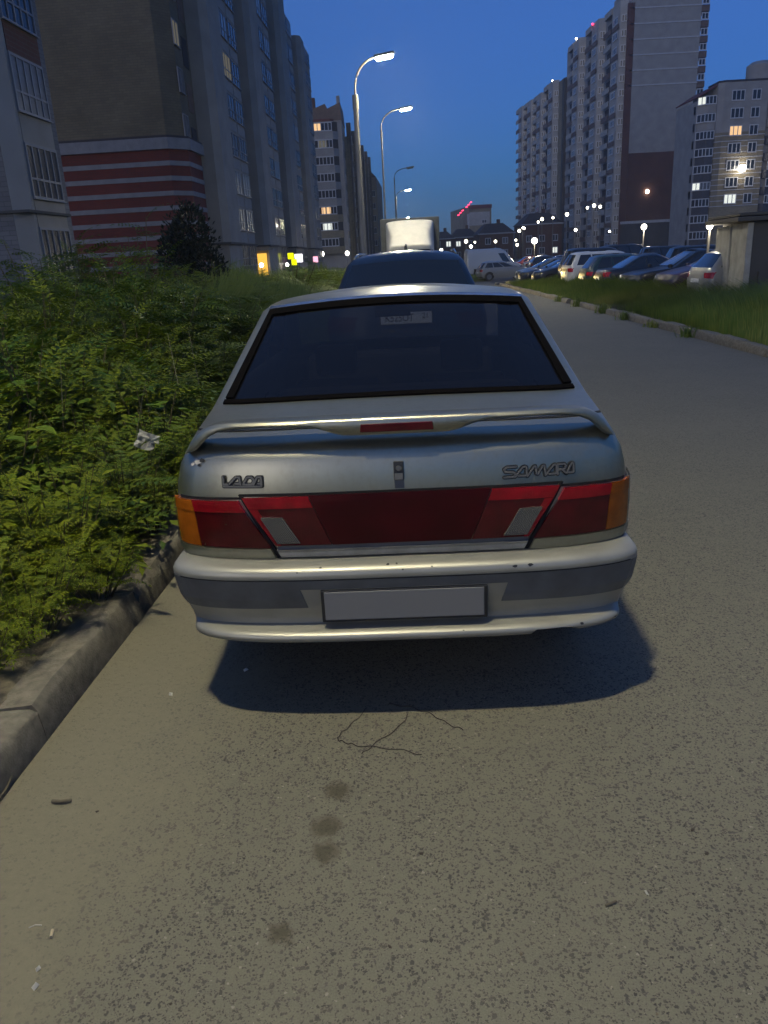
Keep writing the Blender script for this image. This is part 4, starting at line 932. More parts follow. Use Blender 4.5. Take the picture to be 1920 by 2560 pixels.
def small_lamp(x, y, z, r, m, label, group='small lamps lit among the houses', name='globe_lamp', cat='lamp', power=0, pole=.04):
    t = thing(name, label, cat, (x, y, gz(y)), 0, group); h = z-gz(y)
    b = MB(); b.tube([(0, 0, 0), (0, 0, h-r*.9)], pole, 8); b.build('pole', 'steel', t)
    b = MB(); n = 10; b.tube([(0, 0, h+r*cos(pi*k/6)) for k in range(7)], [max(.001, r*sin(pi*k/6)) for k in range(7)], n, cap=False); b.build('globe', m, t, True)
    b = MB(); b.tube([(0, 0, h+r*.95), (0, 0, h+r*1.25)], [r*.8, r*.2], 8); b.build('cap', 'steel', t)
    if power:
        ld = bpy.data.lights.new('lamp_light', 'POINT'); ld.energy = power; ld.color = (1, .88, .66); ld.shadow_soft_size = r
        lo = bpy.data.objects.new('lamp_light', ld); C.objects.link(lo); lo.parent = t; lo.location = (0, -r*1.3-.12, h-.1)
    return t
small_lamp(-7.57, 125, 2.54, .45, 'globe', 'bright white lamp low beside the far balconied building', None, power=150)
small_lamp(-3.86, 135, 2.52, .35, 'globe', 'white lamp in front of the balconied building, right of the brighter one', None)
small_lamp(-8.85, 85.5, 1.35, .18, 'globe', 'small white lamp under the yellow shop signs', None)
small_lamp(-10.3, 76.2, 1.45, .2, 'globe', 'small warm lamp left of the glowing doorway', None)

# balconied building facing us
eb = thing('apartment_building', 'grey block with eight glazed balconies stacked under a dark red mansard', 'building', (-11.6, 154, -.6), -.03)
b = MB(); b.box(0, 7.6, 0, 10, 0, 26); b.build('wall', 'grey_wall', eb)
b = MB(); b.add([(-.1, -.1, 26), (7.7, -.1, 26), (7.7, 10, 26), (-.1, 10, 26), (.1, .1, 27.2), (4.8, .1, 28.8), (5.2, .1, 28.0), (7.5, .1, 28.9), (.1, 10, 27.2), (4.8, 10, 28.8), (5.2, 10, 28), (7.5, 10, 28.9)],
              [(0, 1, 7, 6, 5, 4), (2, 3, 8, 9, 10, 11), (4, 5, 9, 8), (5, 6, 10, 9), (6, 7, 11, 10), (0, 4, 8, 3), (1, 2, 11, 7)]); b.build('gable', 'panel_brown', eb)
box_obj('chimney', 'brown_brick', eb, 1.9, 2.9, 2, 3, 27, 30.2, bevel=.05); box_obj('chimney', 'grey_wall', eb, 6.9, 7.5, .3, 1.2, 27, 30, bevel=.05)
b = MB(); b.prism([(1.0, -.2), (1.4, -.9), (5.6, -.9), (6.2, -.2)], 24.9, 26.2); b.build('mansard', 'roof_red', eb)
for k in range(8):
    z = 4.6+2.8*k
    m = 'grey_wall' if k > 2 else 'beige_brick'
    b = MB(); b.prism([(.9, 0), (1.2, -1.1), (6.0, -1.1), (6.9, 0)], z-1.35, z-.05); b.build('balcony_parapet', m, eb)
    b = MB(); b.prism([(1.0, 0), (1.3, -1.0), (5.9, -1.0), (6.8, 0)], z-.05, z+1.5); b.build('balcony_interior', 'recess', eb)
    box_obj('balcony_slab', 'pale_wall', eb, 1.1, 6.2, -1.2, 0, z+1.43, z+1.52)
    window(eb, (3.6, -1.12, z), 0, 4.6, 1.42, 7, None, rnd.choice(['pane', 'pane', 'pane_curtain']), False, .13)
    window(eb, (7.62, 3, z), EAST, 1.6, 1.4, 2, None, 'pane'); window(eb, (7.62, 6.8, z), EAST, 1.6, 1.4, 2, None, 'pane')
for (k, x, w_, m) in ((7, 3.2, 1.5, 'pane_lit'), (2, 4.3, .9, 'pane_lit'), (2, 3.4, .7, 'pane_lit'), (1, 4.4, .8, 'pane_cool'), (1, 3.5, .8, 'pane_cool'), (6, 4.0, 1.6, 'pane_dim')):
    box_obj('lit_pane', m, eb, x-w_/2, x+w_/2, -1.16, -1.13, 4.72+2.8*k, 5.85+2.8*k)
b = MB()
eb2 = thing('apartment_building', 'dark stepped row of gabled towers receding behind the balconied grey block', 'building', (-3.9, 156, -.6), -.06)
for k in range(6):
    y = 3+k*8; b = MB(); b.box(0+.25*k, .9+.25*k, y, y+7.9, 0, 24-.3*k); b.build('wall', 'grey_wall' if k % 2 else 'beige_brick', eb2)
    b = MB(); b.prism([(.4+.25*k, y), (1.2+.25*k, y), (1.2+.25*k, y+1.2), (.4+.25*k, y+1.2)], 0, 26.3-.3*k); b.build('pilaster', 'dark_wall', eb2)
    for q in range(8): window(eb2, (.92+.25*k, y+4.5, 3.6+2.8*q), EAST, 2.6, 1.5, 3, None, 'pane')
eb3 = thing('apartment_building', 'far narrow brown block with stacked dark balconies left of the truck', 'building', (-1.6, 200, -.6), -.06)
b = MB(); b.box(0, 3.9, 0, 30, 0, 20.5); b.build('wall', 'beige_brick', eb3)
b = MB(); b.add([(0, 0, 20.5), (3.9, 0, 20.5), (1.9, 0, 22.5), (0, 30, 20.5), (3.9, 30, 20.5), (1.9, 30, 22.5)], [(0, 1, 2), (3, 5, 4), (0, 2, 5, 3), (1, 4, 5, 2)]); b.build('roof', 'roof_dark', eb3)
for k in range(6): box_obj('balcony_recess', 'recess', eb3, 1.0, 2.6, -.05, .02, 2+2.8*k, 3.5+2.8*k); window(eb3, (3.0, -.05, 2.2+2.8*k), 0, 1., 1.3, 2)
box_obj('lit_window', 'pane_lit', eb3, .5, .9, -.06, -.02, 16, 17)

# seventeen storey block on the right
rb = thing('apartment_building', 'tallest block, with a blank grey end wall above a red brown base', 'building', (57.4, 185, -.6), .0)
b = MB(); b.add([(0, 0, 0), (14.6, 0, 0), (14.6, 30, 0), (-3.4, 42, 0), (0, 0, 50.5), (14.6, 0, 50.5), (14.6, 30, 50.5), (-3.4, 42, 50.5)], [(0, 1, 5, 4), (1, 2, 6, 5), (2, 3, 7, 6), (3, 0, 4, 7), (4, 5, 6, 7)]); b.build('wall', 'grey_wall', rb)
box_obj('end_wall_facing', 'brown_brick', rb, .6, 14.4, -.12, .02, 7.2, 21.2)
box_obj('end_wall_facing', 'dark_wall', rb, -.5, 14.7, -.14, .02, 0, 6.6); box_obj('white_band', 'pale_band', rb, -.6, 14.7, -.2, .02, 6.6, 7.15)
for k in range(6): box_obj('white_band', 'pale_band', rb, -.2, 14.7, -.1, .02, 48.9-2.9*k, 49.15-2.9*k)
box_obj('corner_strip', 'brown_brick', rb, -.9, .55, -.1, .3, 0, 50)
for k in range(17):     # balconies at the far right edge
    z = 2.2+2.85*k; box_obj('balcony_parapet', 'panel_brown', rb, 14.6, 16.4, .2, 3.5, z, z+1.25); window(rb, (15.5, .15, z+1.35), 0, 1.5, 1.3, 2, None, 'pane', False, .16)
def facade_pt(s):   # along the receding facade of the block, from its near corner
    return (-.0806*s, s)
def module(parent, yb, yd, zt_, n0, big=True):
    rz = EAST+pi
    x0, y0 = facade_pt(yb); 
    b = MB(); b.prism([(x0+.3, y0-3.0), (x0-1.3, y0-2.4), (x0-1.5, y0+2.6), (x0+.1, y0+3.2)], 0, zt_); b.build('bay', 'pale_wall', parent)
    xd, yd_ = facade_pt(yd)
    b = MB(); b.box(xd-1.2, xd+.2, yd_-2.6, yd_+2.6, zt_-1.2, zt_); b.build('roof_edge', 'pale_wall', parent)
    for k in range(n0):
        z = 1.6+2.85*k
        # open loggia: dark recess, pale parapet and slab
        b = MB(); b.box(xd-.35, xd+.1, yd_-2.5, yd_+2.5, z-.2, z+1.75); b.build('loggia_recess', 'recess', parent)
        b = MB(); b.box(xd-1.25, xd-1.1, yd_-2.7, yd_+2.7, z-1.0, z+.1); b.build('loggia_parapet', 'pale_wall' if (k*7+int(yb)) % 3 else 'panel_brown', parent)
        pn = 'pane'; o = window(parent, (x0-1.45, y0+.2, z), WEST, 3.4, 1.45, 3, None, pn, False, .22)
        window(parent, (x0-.45, y0-2.78, z), -.33, 1.25, 1.4, 2, None, pn, False, .16)
        if (k+int(yb)) % 2: box_obj('spandrel', 'panel_brown', parent, x0-1.58, x0-1.48, y0-2.2, y0+2.4, z-1.1, z-.2)
for (yb, yd) in ((5, 10.7), (17.8, 23), (31, 36)): module(rb, yb, yd, 51.2 if yb < 20 else 50.6, 17)
box_obj('roof_house', 'grey_wall', rb, -1.5, 3, 3, 8, 50.4, 52.4)
rb2 = thing('apartment_building', 'lower fifteen storey wing joined behind the tallest block', 'building', (57.4, 185, -.6), .0)
b = MB(); b.add([(-3.6, 42.5, 0), (10, 42.5, 0), (10, 90, 0), (-7.0, 90, 0), (-3.6, 42.5, 44.8), (10, 42.5, 44.8), (10, 90, 44.8), (-7.0, 90, 44.8)], [(0, 1, 5, 4), (1, 2, 6, 5), (2, 3, 7, 6), (3, 0, 4, 7), (4, 5, 6, 7)]); b.build('wall', 'beige_brick', rb2)
box_obj('joint_strip', 'dark_wall', rb2, -4.2, -3.4, 41.5, 43.5, 0, 44.5)
for (yb, yd) in ((51.5, 57), (63, 68), (73, 78), (83, 87)): module(rb2, yb, yd, 45.4 if yb < 60 else 44.6, 15)
for (x, y, z, m, l) in ((54.2, 204, 49.9+.6, 'red_light', 'red roof light on the middle of the tall block'), (53.5, 216, 49.8+.6, 'globe', 'white roof light on the tall block'), (52.2, 236, 44.5+.6, 'globe', 'white roof light on the lower wing'), (60.3, 185.5, 50.2+.4, 'red_light', 'roof light at the top corner of the tall block')):
    t = thing('roof_light', l, 'lamp', (x, y, z-.9)); b = MB(); b.tube([(0, 0, 0), (0, 0, .6)], .08, 6); b.build('mast', 'steel', t); b = MB(); b.tube([(0, 0, .6), (0, 0, .7), (0, 0, .95), (0, 0, 1.05)], [.08, .24, .24, .08], 8); b.build('lens', m, t, True)
t = thing('wall_lamp', 'small white lamp high on the red brown end wall', 'lamp', (62.5, 184.75, 12.6)); b = MB(); b.tube([(0, -.1, -.4), (0, -.1, -.3), (0, -.1, .3), (0, -.1, .4)], [.1, .35, .35, .1], 8); b.build('lens', 'globe', t, True); box_obj('bracket', 'steel', t, -.1, .1, 0, .14, -.2, .5)
t = thing('wall_lamp', 'bright flood lamp on the striped wall of the far right block', 'lamp', (67.3, 149.4, 13.5)); b = MB(); b.tube([(0, -.3, -.6), (0, -.3, -.45), (0, -.3, .45), (0, -.3, .6)], [.1, .6, .6, .1], 8); b.build('lens', 'globe', t, True); box_obj('bracket', 'steel', t, -.1, .1, -.2, .6, -.2, .5)
ld = bpy.data.lights.new('lamp_light', 'POINT'); ld.energy = 200; ld.color = (1, .9, .7); ld.shadow_soft_size = .3; lo = bpy.data.objects.new('lamp_light', ld); C.objects.link(lo); lo.parent = t; lo.location = (0, -1.6, 0)

# far right block
fb = thing('apartment_building', 'block with a striped sand coloured front and dark balcony panels', 'building', (62.6, 150, -.6), .0)
b = MB(); b.prism([(0, .6), (.9, 0), (8.6, 0), (8.6, 12), (0, 12)], 0, 28.2); b.build('wall', 'beige_brick', fb)
b = MB(); b.prism([(-.03, .57), (.88, -.04), (8.6, -.04), (8.6, 5), (-.03, 5)], 20.2, 28.2); b.build('upper_wall', 'grey_wall', fb)
b = MB(); b.prism([(-.1, .5), (.85, -.12), (8.7, -.12), (8.7, 5), (-.1, 5)], 28.2, 28.5); b.build('roof_edge', 'roof_dark', fb)
for k in range(14):
    z = 19.6-.9*k; b = MB(); b.prism([(-.05, .55), (.87, -.06), (8.6, -.06), (8.6, 1), (-.05, 1)], z, z+.14); b.build('pale_band', 'pale_band', fb)
for k in range(7):
    z = 25.2-2.82*k
    p1 = {2: 'pane_lit', 6: 'pane_cool'}.get(k, 'pane')
    window(fb, (3.3, -.1, z), 0, 2.3, 1.7, 3, None, p1, False, .14); window(fb, (6.5, -.1, z), 0, 1.6, 1.7, 2, None, 'pane', False, .14)
for k in range(10):
    z = 25.0-2.82*k
    b = MB(); b.prism([(-3.0, 2.6), (-1.4, 1.1), (-.1, .9), (-.1, 3.5), (-3.0, 3.5)], z-1.35, z); b.build('balcony_parapet', 'grey_wall' if k < 2 else 'panel_dark', fb)
    window(fb, (-1.0, 1.0, z), -.15, 1.9, 1.4, 3, None, 'pane' if k != 5 else 'pane_curtain', False, .14); window(fb, (-2.3, 1.75, z), -.75, 1.6, 1.4, 2, None, 'pane_cool' if k in (0, 5) else 'pane', False, .14)
    b = MB(); b.prism([(8.75, .6), (9.4, -.3), (12.5, -.3), (12.5, 3), (8.75, 3)], z-1.35, z); b.build('balcony_parapet', 'grey_wall' if k < 2 else 'panel_dark', fb)
    window(fb, (10.6, -.35, z), 0, 2.4, 1.4, 4, None, 'pane', False, .14)
b = MB(); b.box(-3, 0, 2.3, 12, 0, 25.8); b.box(8.6, 14, .6, 12, 0, 30); b.build('wall', 'grey_wall', fb)
b = MB(); b.add([(-3.2, 1, 26.4), (0, 1, 28.2), (0, 12, 28.2), (-3.2, 12, 26.4)], [(0, 1, 2, 3)]); o = b.build('roof', 'roof_red', fb); o.modifiers.new('s', 'SOLIDIFY').thickness = .2
b = MB(); b.tube([(8.2, 3, 28.3), (8.2, 3, 31), (8.2, 3, 31.6)], [2.4, 2.4, 1.6], 14); b.build('roof_drum', 'grey_wall', fb, True, 40)

# far tower and low houses
tw = thing('apartment_building', 'distant square tower with a row of red lights on its roof edge', 'building', (40.4, 330, -.6), .0)
b = MB(); b.add([(0, 0, 0), (8.9, 0, 0), (8.9, 20, 0), (-4.5, 30, 0), (0, 0, 20), (8.9, 0, 19.6), (8.9, 20, 19.6), (-4.5, 30, 19.5)], [(0, 1, 5, 4), (1, 2, 6, 5), (2, 3, 7, 6), (3, 0, 4, 7), (4, 5, 6, 7)]); b.build('wall', 'beige_brick', tw)
box_obj('upper_wall', 'pale_wall', tw, 0, 8.2, -.2, .1, 12.5, 17.5); box_obj('roof_edge', 'roof_red', tw, -.3, 9.1, -.4, .6, 18.8, 20.2); box_obj('corner_strip', 'pale_band', tw, -.8, 0, -.2, .2, 0, 17)
for k in range(5): window(tw, (6, -.25, 2+2.8*k), 0, 2, 1.3, 2, None, 'pane', False, .16)
for k in range(6):
    t = thing('roof_light', 'one of six pink red lights in a slanting line on the distant tower', 'lamp', (40.4-.80*k-(.8 if k > 2 else 0)+.6, 329+.4*k, 20.6-.80*k-.4*(k > 2)), 0, 'red lights on the distant tower'); b = MB(); b.obox((0, 0, 0), (.38, 0, .1), (0, .2, 0), (0, 0, .2)); b.build('lens', 'red_light', t, bevel=.05)
    box_obj('bracket', 'steel', t, -.05, .05, .1, .3, -3, 0)
def house(x, y, w_, d, h, rh, label, m='brown_brick', rz=0):
    t = thing('town_house', label, 'house', (x, y, -.6), rz); b = MB(); b.box(-w_/2, w_/2, 0, d, 0, h); b.build('wall', m, t)
    b = MB(); e = .4; b.add([(-w_/2-e, -e, h), (w_/2+e, -e, h), (w_/2+e, d+e, h), (-w_/2-e, d+e, h), (-w_/4, d*.3, h+rh), (w_/4, d*.3, h+rh), (w_/4, d*.7, h+rh), (-w_/4, d*.7, h+rh)], [(0, 1, 5, 4), (1, 2, 6, 5), (2, 3, 7, 6), (3, 0, 4, 7), (4, 5, 6, 7), (0, 3, 2, 1)]); b.build('roof', 'roof_dark', t)
    box_obj('eaves', 'pale_band', t, -w_/2-e, w_/2+e, -e-.05, -e+.1, h-.15, h+.15); box_obj('chimney', 'brown_brick', t, w_*.1, w_*.1+.8, d*.4, d*.5, h+rh*.5, h+rh+1)
    n = max(2, int(w_/3.2))
    for k in range(n):
        for q in range(int(h/3)):
            window(t, (-w_/2+w_*(k+.5)/n, -.05, 1+3*q), 0, 1.5, 1.6, 2, None, 'pane_cool' if rnd.random() < .07 else rnd.choice(['pane', 'pane', 'pane_curtain']), False, .16)
    return t
house(20.5, 228, 6, 10, 6.2, 2, 'low dark roofed house just right of the truck'); house(27.5, 236, 7.5, 10, 6.5, 2.4, 'low dark house left of the distant tower')
house(14.5, 222, 6, 10, 6, 1.6, 'low house half hidden behind the truck')
house(33, 212, 9, 12, 6.6, 2.6, 'low brick house in front of the distant tower'); house(44, 208, 10, 12, 8.2, 2.8, 'long low house with a dark hipped roof beside the tall block')
# parking lamps
LP = [(20.2, 60, 2.75, .20, 'globe', 'big bright globe lamp before the dark base of the tall block', 260), (17.2, 85, 2.43, .30, 'globe', 'bright globe lamp over the blue cars', 260), (10.15, 24.3, 1.97, .09, 'globe', 'small lamp shining beside the top of the concrete garage', 40)]
for x, y, z, r, m, l, p in LP: small_lamp(x, y, z, r, m, l, None, power=p)
for k, (x, y, z) in enumerate(((29.3, 110, 6.5), (30.3, 110.4, 6.75), (31.3, 111, 6.6), (29.0, 120, 6.2), (29.2, 130, 6.2), (31, 150, 6.3), (31.9, 151, 6.8), (30.3, 160, 5.6), (31.2, 170, 5.4), (32.1, 171, 6.0), (28.7, 160, 3.5), (29.3, 162, 2.6), (12.4, 100, 2.3), (17.7, 150, 3.6), (19.6, 152, 3.4), (18.6, 150, 2.7), (9.6, 110, 2.1), (21.6, 140, 3.2), (45.5, 180, 5.2), (33, 112, 3.4))):
    small_lamp(x, y, z, [.16, .22, .19, .25, .14][k % 5]*(1 if y < 125 else 1.25), 'lamp_far', 'small bright street light among the distant houses and parked cars', 'distant street lights', 'distant_street_light', 'street lamp', 0, .06)

# concrete garage with two pale slabs
gr = thing('concrete_garage', 'weathered concrete garage with two pale vertical slabs and a dark side, at the right edge', 'garage', (9.64, 20.6, gz(21)), -.157)
b = MB(); b.box(.10, 5.5, .06, 2.95, 0, 2.12); b.build('wall', 'dark_wall', gr)
def slab(y0, y1, h, seed):
    r = random.Random(seed); b = MB(); n = 9; rows = []
    for k in range(n):
        z = -.05+(h+.05)*k/(n-1); j = lambda: r.uniform(-.03, .03)
        rows.append([(-.06, y0+j(), z), (-.06, y1+j(), z), (.09, y1, z), (.09, y0, z)])
    b.add([p for q in rows for p in q], [(k*4+i, k*4+(i+1) % 4, (k+1)*4+(i+1) % 4, (k+1)*4+i) for k in range(n-1) for i in range(4)]+[(3, 2, 1, 0), (4*n-4, 4*n-3, 4*n-2, 4*n-1)])
    return b.build('concrete_slab', 'concrete', gr, bevel=.015)
slab(.0, 1.38, 2.10, 1); slab(1.56, 2.95, 2.05, 2)
box_obj('gap_rail', 'rubber', gr, -.02, .08, 1.40, 1.54, 0, 2.1); box_obj('roof_slab', 'dark_wall', gr, -.35, 5.6, -.15, 3.2, 2.13, 2.24, bevel=.02); box_obj('roof_edge', 'dark_wall', gr, -.30, 5.6, -.08, 3.1, 2.26, 2.34, bevel=.02)
b = MB(); b.obox((.04, .98, .55), (.02, 0, 0), (0, .05, .0), (0, 0, .13)); b.build('rusty_latch', 'rubber', gr); box_obj('side_panel', 'dark_wall', gr, .3, 5.4, -.02, .05, .1, .9)
t = thing('marker_pole', 'thin pale metal pole leaning against the dark side of the garage', 'pole', (10.05, 20.2, gz(20))); b = MB(); b.tube([(0, 0, 0), (.03, 0, 1.25)], .022, 8); b.build('pole_tube', 'steel', t)
t = thing('bollard', 'short pale concrete bollard at the far end of the grass island', 'bollard', (9.2, 47.5, gz(47))); b = MB(); b.tube([(0, 0, 0), (0, 0, .55), (0, 0, .75), (0, 0, .8)], [.16, .14, .13, .06], 10); b.build('post', 'concrete', t); b = MB(); b.tube([(0, 0, 0), (0, 0, .12)], [.28, .2], 10); b.build('foot', 'concrete', t)

# ------------------------------------------------------------------ vegetation
rng = np.random.default_rng(5)
def np_mesh(name, V, F, m):
    me = bpy.data.meshes.new(name); nv, nf, k = len(V), len(F), F.shape[1]
    me.vertices.add(nv); me.vertices.foreach_set('co', V.astype(np.float32).ravel()); me.loops.add(nf*k); me.loops.foreach_set('vertex_index', F.astype(np.int32).ravel())
    me.polygons.add(nf); me.polygons.foreach_set('loop_start', np.arange(0, nf*k, k, dtype=np.int32)); me.polygons.foreach_set('loop_total', np.full(nf, k, np.int32))
    me.materials.append(MT[m]); me.update(calc_edges=True); return me
def frond(L=.28, pairs=9, lw=.021, ll=.075, droop=.35, seed=0):
    """pinnate leaf along +x, drooping to -z: returns verts (n,3), quads (two per leaflet folded at the midrib)"""
    r = np.random.default_rng(seed); V = []; F = []
    def leaflet(p, d, up, l, w_):
        d = d/np.linalg.norm(d); s = np.cross(up, d); s /= np.linalg.norm(s); o = len(V)
        V.extend([p, p+d*l*.45+s*w_*.5+up*w_*.25, p+d*l-up*l*.12, p+d*l*.45-s*w_*.5+up*w_*.25, p+d*l*.5])
        F.extend([[o, o+1, o+2, o+4], [o, o+4, o+2, o+3]])
    for k in range(pairs+1):
        t = (k+.8)/(pairs+1); x = L*t; z = -droop*L*t*t+.1*L*t; p = np.array([x, 0, z]); s_ = sin(pi*min(1, .25+t*.75))**.5*(1-.35*t)
        tang = np.array([1, 0, -2*droop*t+.1]); up = np.array([2*droop*t, 0, 1.]); up /= np.linalg.norm(up)
        if k == pairs: leaflet(p, tang, up, ll*.8, lw); break
        for sg in (-1, 1):
            d = np.array([.45+r.uniform(-.08, .08), sg*1., r.uniform(-.25, .1)]); leaflet(p, d, up, ll*s_*r.uniform(.85, 1.1), lw*r.uniform(.85, 1.1))
    return np.array(V), np.array(F)
FR = [frond(seed=i, droop=.25+.12*i, pairs=8+i % 3) for i in range(4)]
def shrub_mesh(seed, n_st=16, n_fr=10, H=1.1, R=.55, scale=1.):
    r = np.random.default_rng(seed); Vs, Fs = [], []; o = 0; st = MB()
    for s in range(n_st):
        a = r.uniform(0, 2*pi); q = R*math.sqrt(r.uniform(0, 1)); bx, by = .35*q*cos(a), .35*q*sin(a); h = H*r.uniform(.55, 1.05)*(1-.25*(q/R)**2); tx, ty = q*cos(a)*1.1, q*sin(a)*1.1
        st.tube([(bx, by, 0), ((bx+tx)/2, (by+ty)/2, h*.5), (tx, ty, h)], [.008, .006, .003], 3, cap=False)
        for k in range(n_fr):
            t = .30+.70*(k+.5)/n_fr; px, py, pz = bx+(tx-bx)*t, by+(ty-by)*t, h*t
            yaw = a*0+2.4*k+r.uniform(-.5, .5); pit = r.uniform(-.15, .75)*(1 if t < .9 else 1.5); sc_ = scale*r.uniform(.7, 1.15)*(1.0-.3*abs(t-.6)); rol = r.uniform(-.5, .5)
            V, F = FR[r.integers(0, 4)]; V = V*sc_
            cr, sr = cos(rol), sin(rol); V = np.c_[V[:, 0], V[:, 1]*cr-V[:, 2]*sr, V[:, 1]*sr+V[:, 2]*cr]
            cp, sp = cos(pit), sin(pit); V = np.c_[V[:, 0]*cp-V[:, 2]*sp, V[:, 1], V[:, 0]*sp+V[:, 2]*cp]
            cy, sy = cos(yaw), sin(yaw); V = np.c_[V[:, 0]*cy-V[:, 1]*sy, V[:, 0]*sy+V[:, 1]*cy, V[:, 2]]+np.array([px, py, pz])
            Vs.append(V); Fs.append(F+o); o += len(V)
    return np_mesh('foliage', np.concatenate(Vs), np.concatenate(Fs), 'leaf'), st.mesh('stems', 'stem')
SH = [shrub_mesh(i) for i in range(5)]
SHB = [shrub_mesh(10+i, 12, 7, 1.1, .6, 2.1) for i in range(4)]
SHM = [shrub_mesh(20+i, 14, 9, 1.1, .58, 1.5) for i in range(4)]
def shrub(x, y, sc_, hz, label, group, dz=.1, SH=SH):
    t = thing('shrub', label, 'shrub', (x, y, gz(y)+dz), rnd.uniform(0, 6.28), group); k = rnd.randrange(len(SH))
    f = link(SH[k][0], 'foliage', t); s = link(SH[k][1], 'stems', t); f.scale = s.scale = (sc_, sc_, sc_*hz); return t
pts = []
def place(x0f, x1f, y0, y1, step, hfun, label, group, scf=1., SH=SH):
    y = y0
    while y < y1:
        x = x0f(y)+rnd.uniform(0, step*.5)
        while x < x1f(y):
            xx, yy = x+rnd.uniform(-.25, .25)*step, y+rnd.uniform(-.3, .3)*step; h = hfun(xx, yy)
            if h > 0: shrub(xx, yy, scf*step*rnd.uniform(.9, 1.15)/.75, h/(scf*step/.75*1.08)*rnd.uniform(.85, 1.12), label, group, SH=SH)
            x += step
        y += step*.9
def hnear(x, y):
    d = KL(y)-x; m = 1+.22*sin(x*1.7+1.3*sin(y*.9))*sin(y*1.25+.6)+.10*sin(x*4.1+y*3.3)
    return m*(min(1.30, .42+.36*(d-.50)) if y < 8 else min(1.6, .55+.40*(d-.6)))
place(lambda y: KL(y)-min(6.2, 1.4+.62*y), lambda y: KL(y)-.60, 1.9, 6.5, .62, hnear, 'leafy shrub with long feathery leaves in the near thicket by the kerb', 'shrubs of the near thicket', 1., SHB)
place(lambda y: KL(y)-min(9, .75*y), lambda y: KL(y)-1.3, 6.5, 14, .95, lambda x, y: min(hnear(x, y)+.12, 1.25 if x < -4.4 else 1.7), 'leafy shrub with long feathery leaves in the middle of the thicket', 'shrubs of the middle thicket', 1., SHM)
place(lambda y: KL(y)-11, lambda y: KL(y)-2.4, 14.2, 30, 1.75, lambda x, y: (2.25 if x < -5.2-.04*(y-15) and x > -7.4 and 15 < y < 23 else (1.15 if x < -7.4 else 1.5)) if x < -3.2 else 1.4, 'taller shrub at the back of the thicket before the brown building', 'shrubs at the back of the thicket')
place(lambda y: KL(y)-13, lambda y: KL(y)-2.6, 31, 54, 3.0, lambda x, y: 1.5, 'distant shrub beyond the thicket along the row of buildings', 'distant shrubs before the buildings')
# low weeds leaning over the kerb
for (x, y, s_, h) in ((-1.38, 3.35, .40, .8), (-1.52, 2.95, .42, .9), (-1.45, 3.75, .36, .8), (-1.60, 2.6, .38, .8), (-1.38, 4.25, .36, .9), (-1.62, 3.5, .5, 1.1), (-1.33, 4.9, .40, 1.), (-1.55, 4.4, .5, 1.2), (-1.75, 2.2, .4, .7), (-1.3, 5.6, .45, 1.0)):
    shrub(x, y, s_*1.1, h, 'low weed with feathery leaves leaning over the left kerb', 'low weeds beside the left kerb', .12)
# broad leaved weeds between the feathery ones
def broad_mesh(seed):
    r = np.random.default_rng(seed); V, F = [], []; st = MB()
    for s_ in range(9):
        a = r.uniform(0, 2*pi); h = r.uniform(.25, .6); tx, ty = .16*cos(a)*r.uniform(.3, 1.4), .16*sin(a)*r.uniform(.3, 1.4); st.tube([(0, 0, 0), (tx*.6, ty*.6, h*.6), (tx, ty, h)], [.005, .004, .002], 4, cap=False)
        for k in range(7):
            t = .3+.1*k; p = np.array([tx*t, ty*t, h*t]); y = 2.4*k+r.uniform(-.4, .4); d = np.array([cos(y), sin(y), r.uniform(-.3, .3)]); sd = np.array([-sin(y), cos(y), 0]); L = r.uniform(.06, .11); w_ = L*.42; up = np.array([0, 0, 1.]); o = len(V)
            q = p+d*.03
            V += [q, q+d*L*.3+sd*w_+up*.006, q+d*L*.7+sd*w_*.8+up*.004, q+d*L-up*L*.2, q+d*L*.7-sd*w_*.8+up*.004, q+d*L*.3-sd*w_+up*.006, q+d*L*.5-up*.006]
            F += [[o, o+1, o+2, o+6], [o+6, o+2, o+3, o+3], [o+6, o+3, o+4, o+4], [o, o+6, o+4, o+5]]
    V = np.array(V); me = bpy.data.meshes.new('foliage'); me.from_pydata([tuple(v) for v in V], [], [tuple(dict.fromkeys(f)) for f in F]); me.materials.append(MT['broad']); return me, st.mesh('stems', 'stem')
BR_ = [broad_mesh(i) for i in range(3)]
for k in range(22):
    y = rnd.uniform(2.3, 6.5); x = KL(y)-rnd.uniform(.50, 1.25) if k % 2 else KL(y)-rnd.uniform(1.2, 2.6); t = thing('broad_leaved_weed', 'bushy weed with broad pale green leaves among the feathery shrubs near the kerb', 'weed', (x, y, .11+(.0 if k % 2 else .35)), rnd.uniform(0, 6), 'broad leaved weeds by the kerb')
    m_ = BR_[k % 3]; f = link(m_[0], 'foliage', t); g_ = link(m_[1], 'stems', t); q = rnd.uniform(.8, 1.25); f.scale = g_.scale = (q, q, q*(1 if k % 2 else 1.5))
for k in range(16):
    y = rnd.uniform(2.6, 7.5); x = KL(y)-rnd.uniform(.5, 1.7); b = MB(); a = rnd.uniform(0, 6.28); h = rnd.uniform(.5, .95); ln = rnd.uniform(.05, .35)
    b.tube([(0, 0, 0), (cos(a)*ln*.3, sin(a)*ln*.3, h*.5), (cos(a)*ln, sin(a)*ln, h)], [.0028, .0022, .001], 4)
    tag(b.build('dry_stalk', 'dry', None, loc=(x, y, .11)), 'thin pale dry stalk standing in the weeds beside the left kerb', 'dry stalk', 'dry stalks in the weeds')
